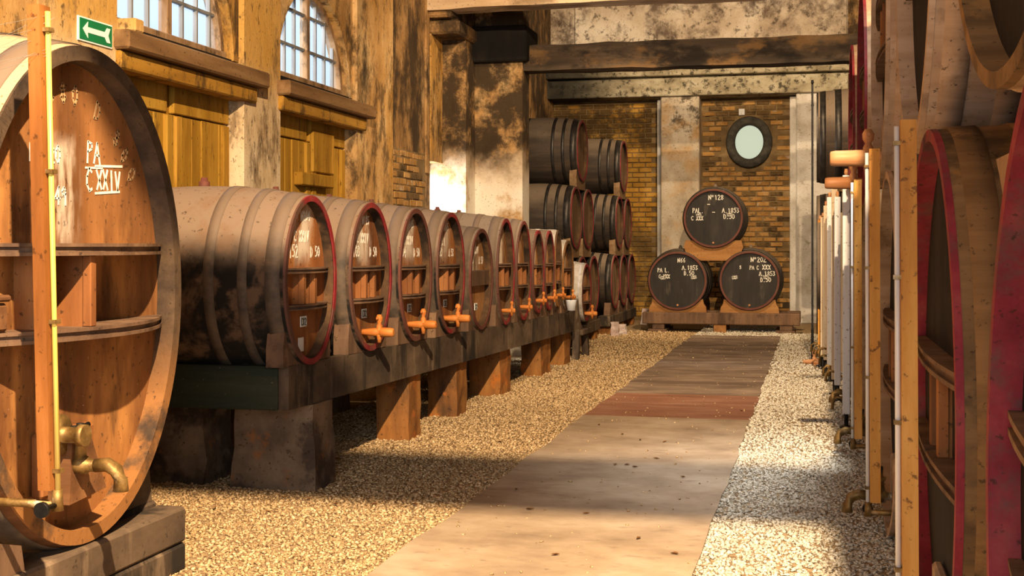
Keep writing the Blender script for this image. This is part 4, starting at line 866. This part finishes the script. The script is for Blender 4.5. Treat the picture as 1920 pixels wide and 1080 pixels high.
# ------------------------------------------------------------------ wall of vats at the right (heads look towards -x)
def vx(y): return .352-.004*(y-3.0)
RP = PI
def big_vat(y, cz, r, lab, rim, body='vat', head='head_dark', L=1.9, d=.065, b=1.03, gz=None, gm='gauge', tube='tube_white', taps='brass', hoopm='hoop', gy=0.0, gw=.05, top='', gx=.05):
    v = thing('vat', lab, 'vat', (vx(y), y, cz-r*b), RP, 'vats stacked along the right')
    zc = cask_parts(v, L, r, r, b, d, .035, ((0.026, .07), (.12, .16), (.28, .32), (.68, .72), (.86, .9), (.94, .99)), body, head, rim, hoopm, dict(z=(.15, -.16), t=.05, p=.04, div=(0.12, -.12), mat='cradle'), n=96, rim_inner=True)
    if gz: gauge(v, gx, gy, gz[0]-v.location.z, gz[1]-v.location.z, gw, .05, gm, tube, .10, True, -d)
    if taps == 'brass': brass_tap(v, -d, -.06, zc-r+.16, 1.15)
    elif taps == 'wood': wooden_tap(v, -d, .0, zc-r+.16, 'tapwood_pale', .32, 1.5)
    if taps: MB().cbox(-d-.001, -d+.035, -.17, .17, zc-r+.08, zc-r+.36, .01).build('manhole_door', 'vat_pale', v)
    return v
mat['vat_pale'] = M('dusty_pale_oak', [(150, 120, 92), (178, 146, 114), (198, 168, 138)], 7, XS, 0.85, 0.3, stains=[dict(col=(110, 84, 60), scale=4, lo=0.55, hi=0.68, amt=0.6), speck])
mat['vat_rust'] = M('rust_brown_oak', [(84, 62, 38), (116, 86, 52), (142, 106, 66)], 7, XS, 0.8, 0.3, stains=[dict(col=(46, 36, 24), scale=3, lo=0.52, hi=0.64, amt=0.7), dict(col=(170, 120, 60), scale=5, lo=0.58, hi=0.7, amt=0.5), speck])
low = [(2.02, .90, .88, 'lower vat at the right frame edge with a broad red rim', 'red_vat', None, None), (4.28, .90, .885, 'lower vat with a tall crimson rim, second from the right edge', 'red_vat', (.32, 1.83), 'gauge'), (6.52, .90, .88, 'third lower vat from the right edge, behind an orange gauge', 'vat_pale', (.16, 1.90), 'gauge'),
       (8.78, .90, .88, 'fourth lower vat from the right edge, behind a white-edged gauge', 'vat_pale', (.14, 1.86), 'gauge'), (11.0, .90, .87, 'fifth lower vat from the right edge, with a red edge', 'red_vat', (.16, 1.78), 'gauge_brown'), (13.2, .90, .87, 'sixth lower vat from the right edge, deep in the row', 'vat_pale', (.16, 1.75), 'gauge_pale')]
for (y, cz, r, lab, rim, gz, gm) in low: big_vat(y, cz, r, lab, rim, 'vat_rust', gz=gz, gm=gm or 'gauge', taps='brass', hoopm='vat_rust', tube='tube_white')
up = [(2.62, 2.90, 1.17, 'upper vat nearest the camera with a bare brown rim', 'vat_rust', None), (4.92, 2.66, .90, 'upper vat second from the camera with a pale rim', 'vat_pale', None), (7.3, 2.60, .86, 'upper vat third from the camera, pale rim and wooden tap', 'vat_pale', 'wood'), (9.75, 2.52, .80, 'upper vat fourth from the camera with a red rim', 'red_vat', 'wood'), (12.1, 2.46, .78, 'farthest big upper vat with a narrow red rim', 'red_vat', None)]
for (y, cz, r, lab, rim, tp) in up: big_vat(y, cz, r, lab, rim, 'vat_pale', gz=None, taps=tp, hoopm='vat_pale')
for i in range(5):                               # hollow-sided chocks wedged between neighbouring lower vats
    ya, yb = low[i][0], low[i+1][0]; yc = (ya+yb)/2; rr = .88*1.03; cz0 = .90
    left = []; right = []
    for k in range(9):
        z = 1.28+.38*k/8; e = math.sqrt(max(rr*rr-(z-cz0)**2, 0)); left.append((ya+e-yc, z)); right.append((yb-e-yc, z))
    one(MB().prism(left+right[::-1], .14, .22), 'chock_block', 'vat_pale', 'pale wedge-shaped chock between the %s and %s lower vats from the right edge' % (ORD[i], ORD[i+1]), 'chock', (vx(yc), yc, 0), 0, 'chocks between the vat rows')
# smaller casks closing the row
for (y, cz, r, lab, bd) in ((16.0, 1.18, .84, 'dark lower cask at the far end of the vat row', 'barrel'), (15.9, 2.72, .54, 'dusty upper cask at the far end of the vat row', 'barrel')):
    v = thing('end_cask', lab, 'cask', (.02, y, cz-r*1.1), RP)
    cask_parts(v, 1.5, r, r, 1.1, .06, .035, ((0.026, .07), (.14, .19), (.30, .35), (.7, .75), (.93, .99)), bd, 'head_dark', 'hoop_dark', 'hoop_dark', None, n=64)
for i, (y, x, z1, m, z0) in enumerate(((15.35, .06, 1.72, 'gauge', .15), (15.0, .09, 1.74, 'gauge_pale', .15), (14.6, .12, 1.86, 'gauge_pale', .15), (14.25, .15, 1.72, 'gauge', .18), (13.7, .15, 1.92, 'gauge_white', .15), (12.5, .18, 1.95, 'gauge_pale', .15), (12.0, .2, 1.86, 'gauge_white', .15), (10.2, .235, 1.96, 'gauge_white', .12), (15.75, -.03, 3.35, 'iron', .4), (16.0, -.03, 3.1, 'iron', .4))):
    lab = ['short orange', 'slim tan', 'pale knob-topped', 'orange-tinged', 'broad white', 'tall pale', 'white slim', 'tall white wide', 'tall black iron', 'second black iron'][i]+' gauge rod standing before the far end of the vat row'
    g_ = thing('gauge_rod', lab, 'gauge', (x, y, 0), 0, 'gauge rods at the far right')
    w = .012 if m == 'iron' else .028
    MB().cbox(-w, w, -w, w, z0, z1, .004).build('rod', m, g_)
    MB().lathe([(z1, .01), (z1+.02, .018), (z1+.05, .012)], 8, 'z').build('cap', 'tapwood_pale' if m != 'iron' else 'iron', g_)
    MB().lathe([(0, .05), (.02, .05), (.03, .016), (z0+.01, .016)], 10, 'z').build('foot', 'iron', g_)
    if m != 'iron': MB().tube([(-w, 0, z0+.12), (-.07, 0, z0+.13), (-.10, 0, z0+.10), (-.105, 0, z0+.03)], .012, 8).build('spout', 'brass', g_)
t_ = thing('loose_tap', 'turned wooden tap lying on the gravel at the far right end', 'tap', (-.12, 15.6, .035)); wooden_tap(t_, 0, 0, 0, 'tapwood_pale', .26, 1.4)

# ------------------------------------------------------------------ dead leaves
lfm = []
for k in range(4):
    r = random.Random(k); n = 8
    pts = [((.013+.005*r.random())*math.cos(2*PI*i/n)*(1.5 if i in (0, 4) else 1), (.007+.004*r.random())*math.sin(2*PI*i/n)) for i in range(n)]
    vs = [(x, y, .004+.006*abs(y)/.015+r.uniform(0, .004)) for x, y in pts]+[(0, 0, .002)]+[(x, y, .003+.006*abs(y)/.015) for x, y in pts]
    lfm.append(MB().add(vs, [(i, (i+1) % n, n) for i in range(n)]).mesh('dead_leaf', 'leaf'))
rl = random.Random(11)
for k in range(16):
    y = rl.uniform(5.6, 11); x = rl.uniform(-1.75, -.6)
    tag(put('dead_leaf', lfm[k % 4], None, (x, y, .017), rl.uniform(0, 6.3)), 'small curled dead leaf lying on the pale concrete path', 'leaf', 'dead leaves on the path')
for k in range(14):
    y = rl.uniform(6, 9); x = rl.uniform(-3.2, -2.0)
    tag(put('dead_leaf', lfm[k % 4], None, (x, y, .014), rl.uniform(0, 6.3)), 'small brown dead leaf on the gravel beside the rack', 'leaf', 'dead leaves on the gravel')
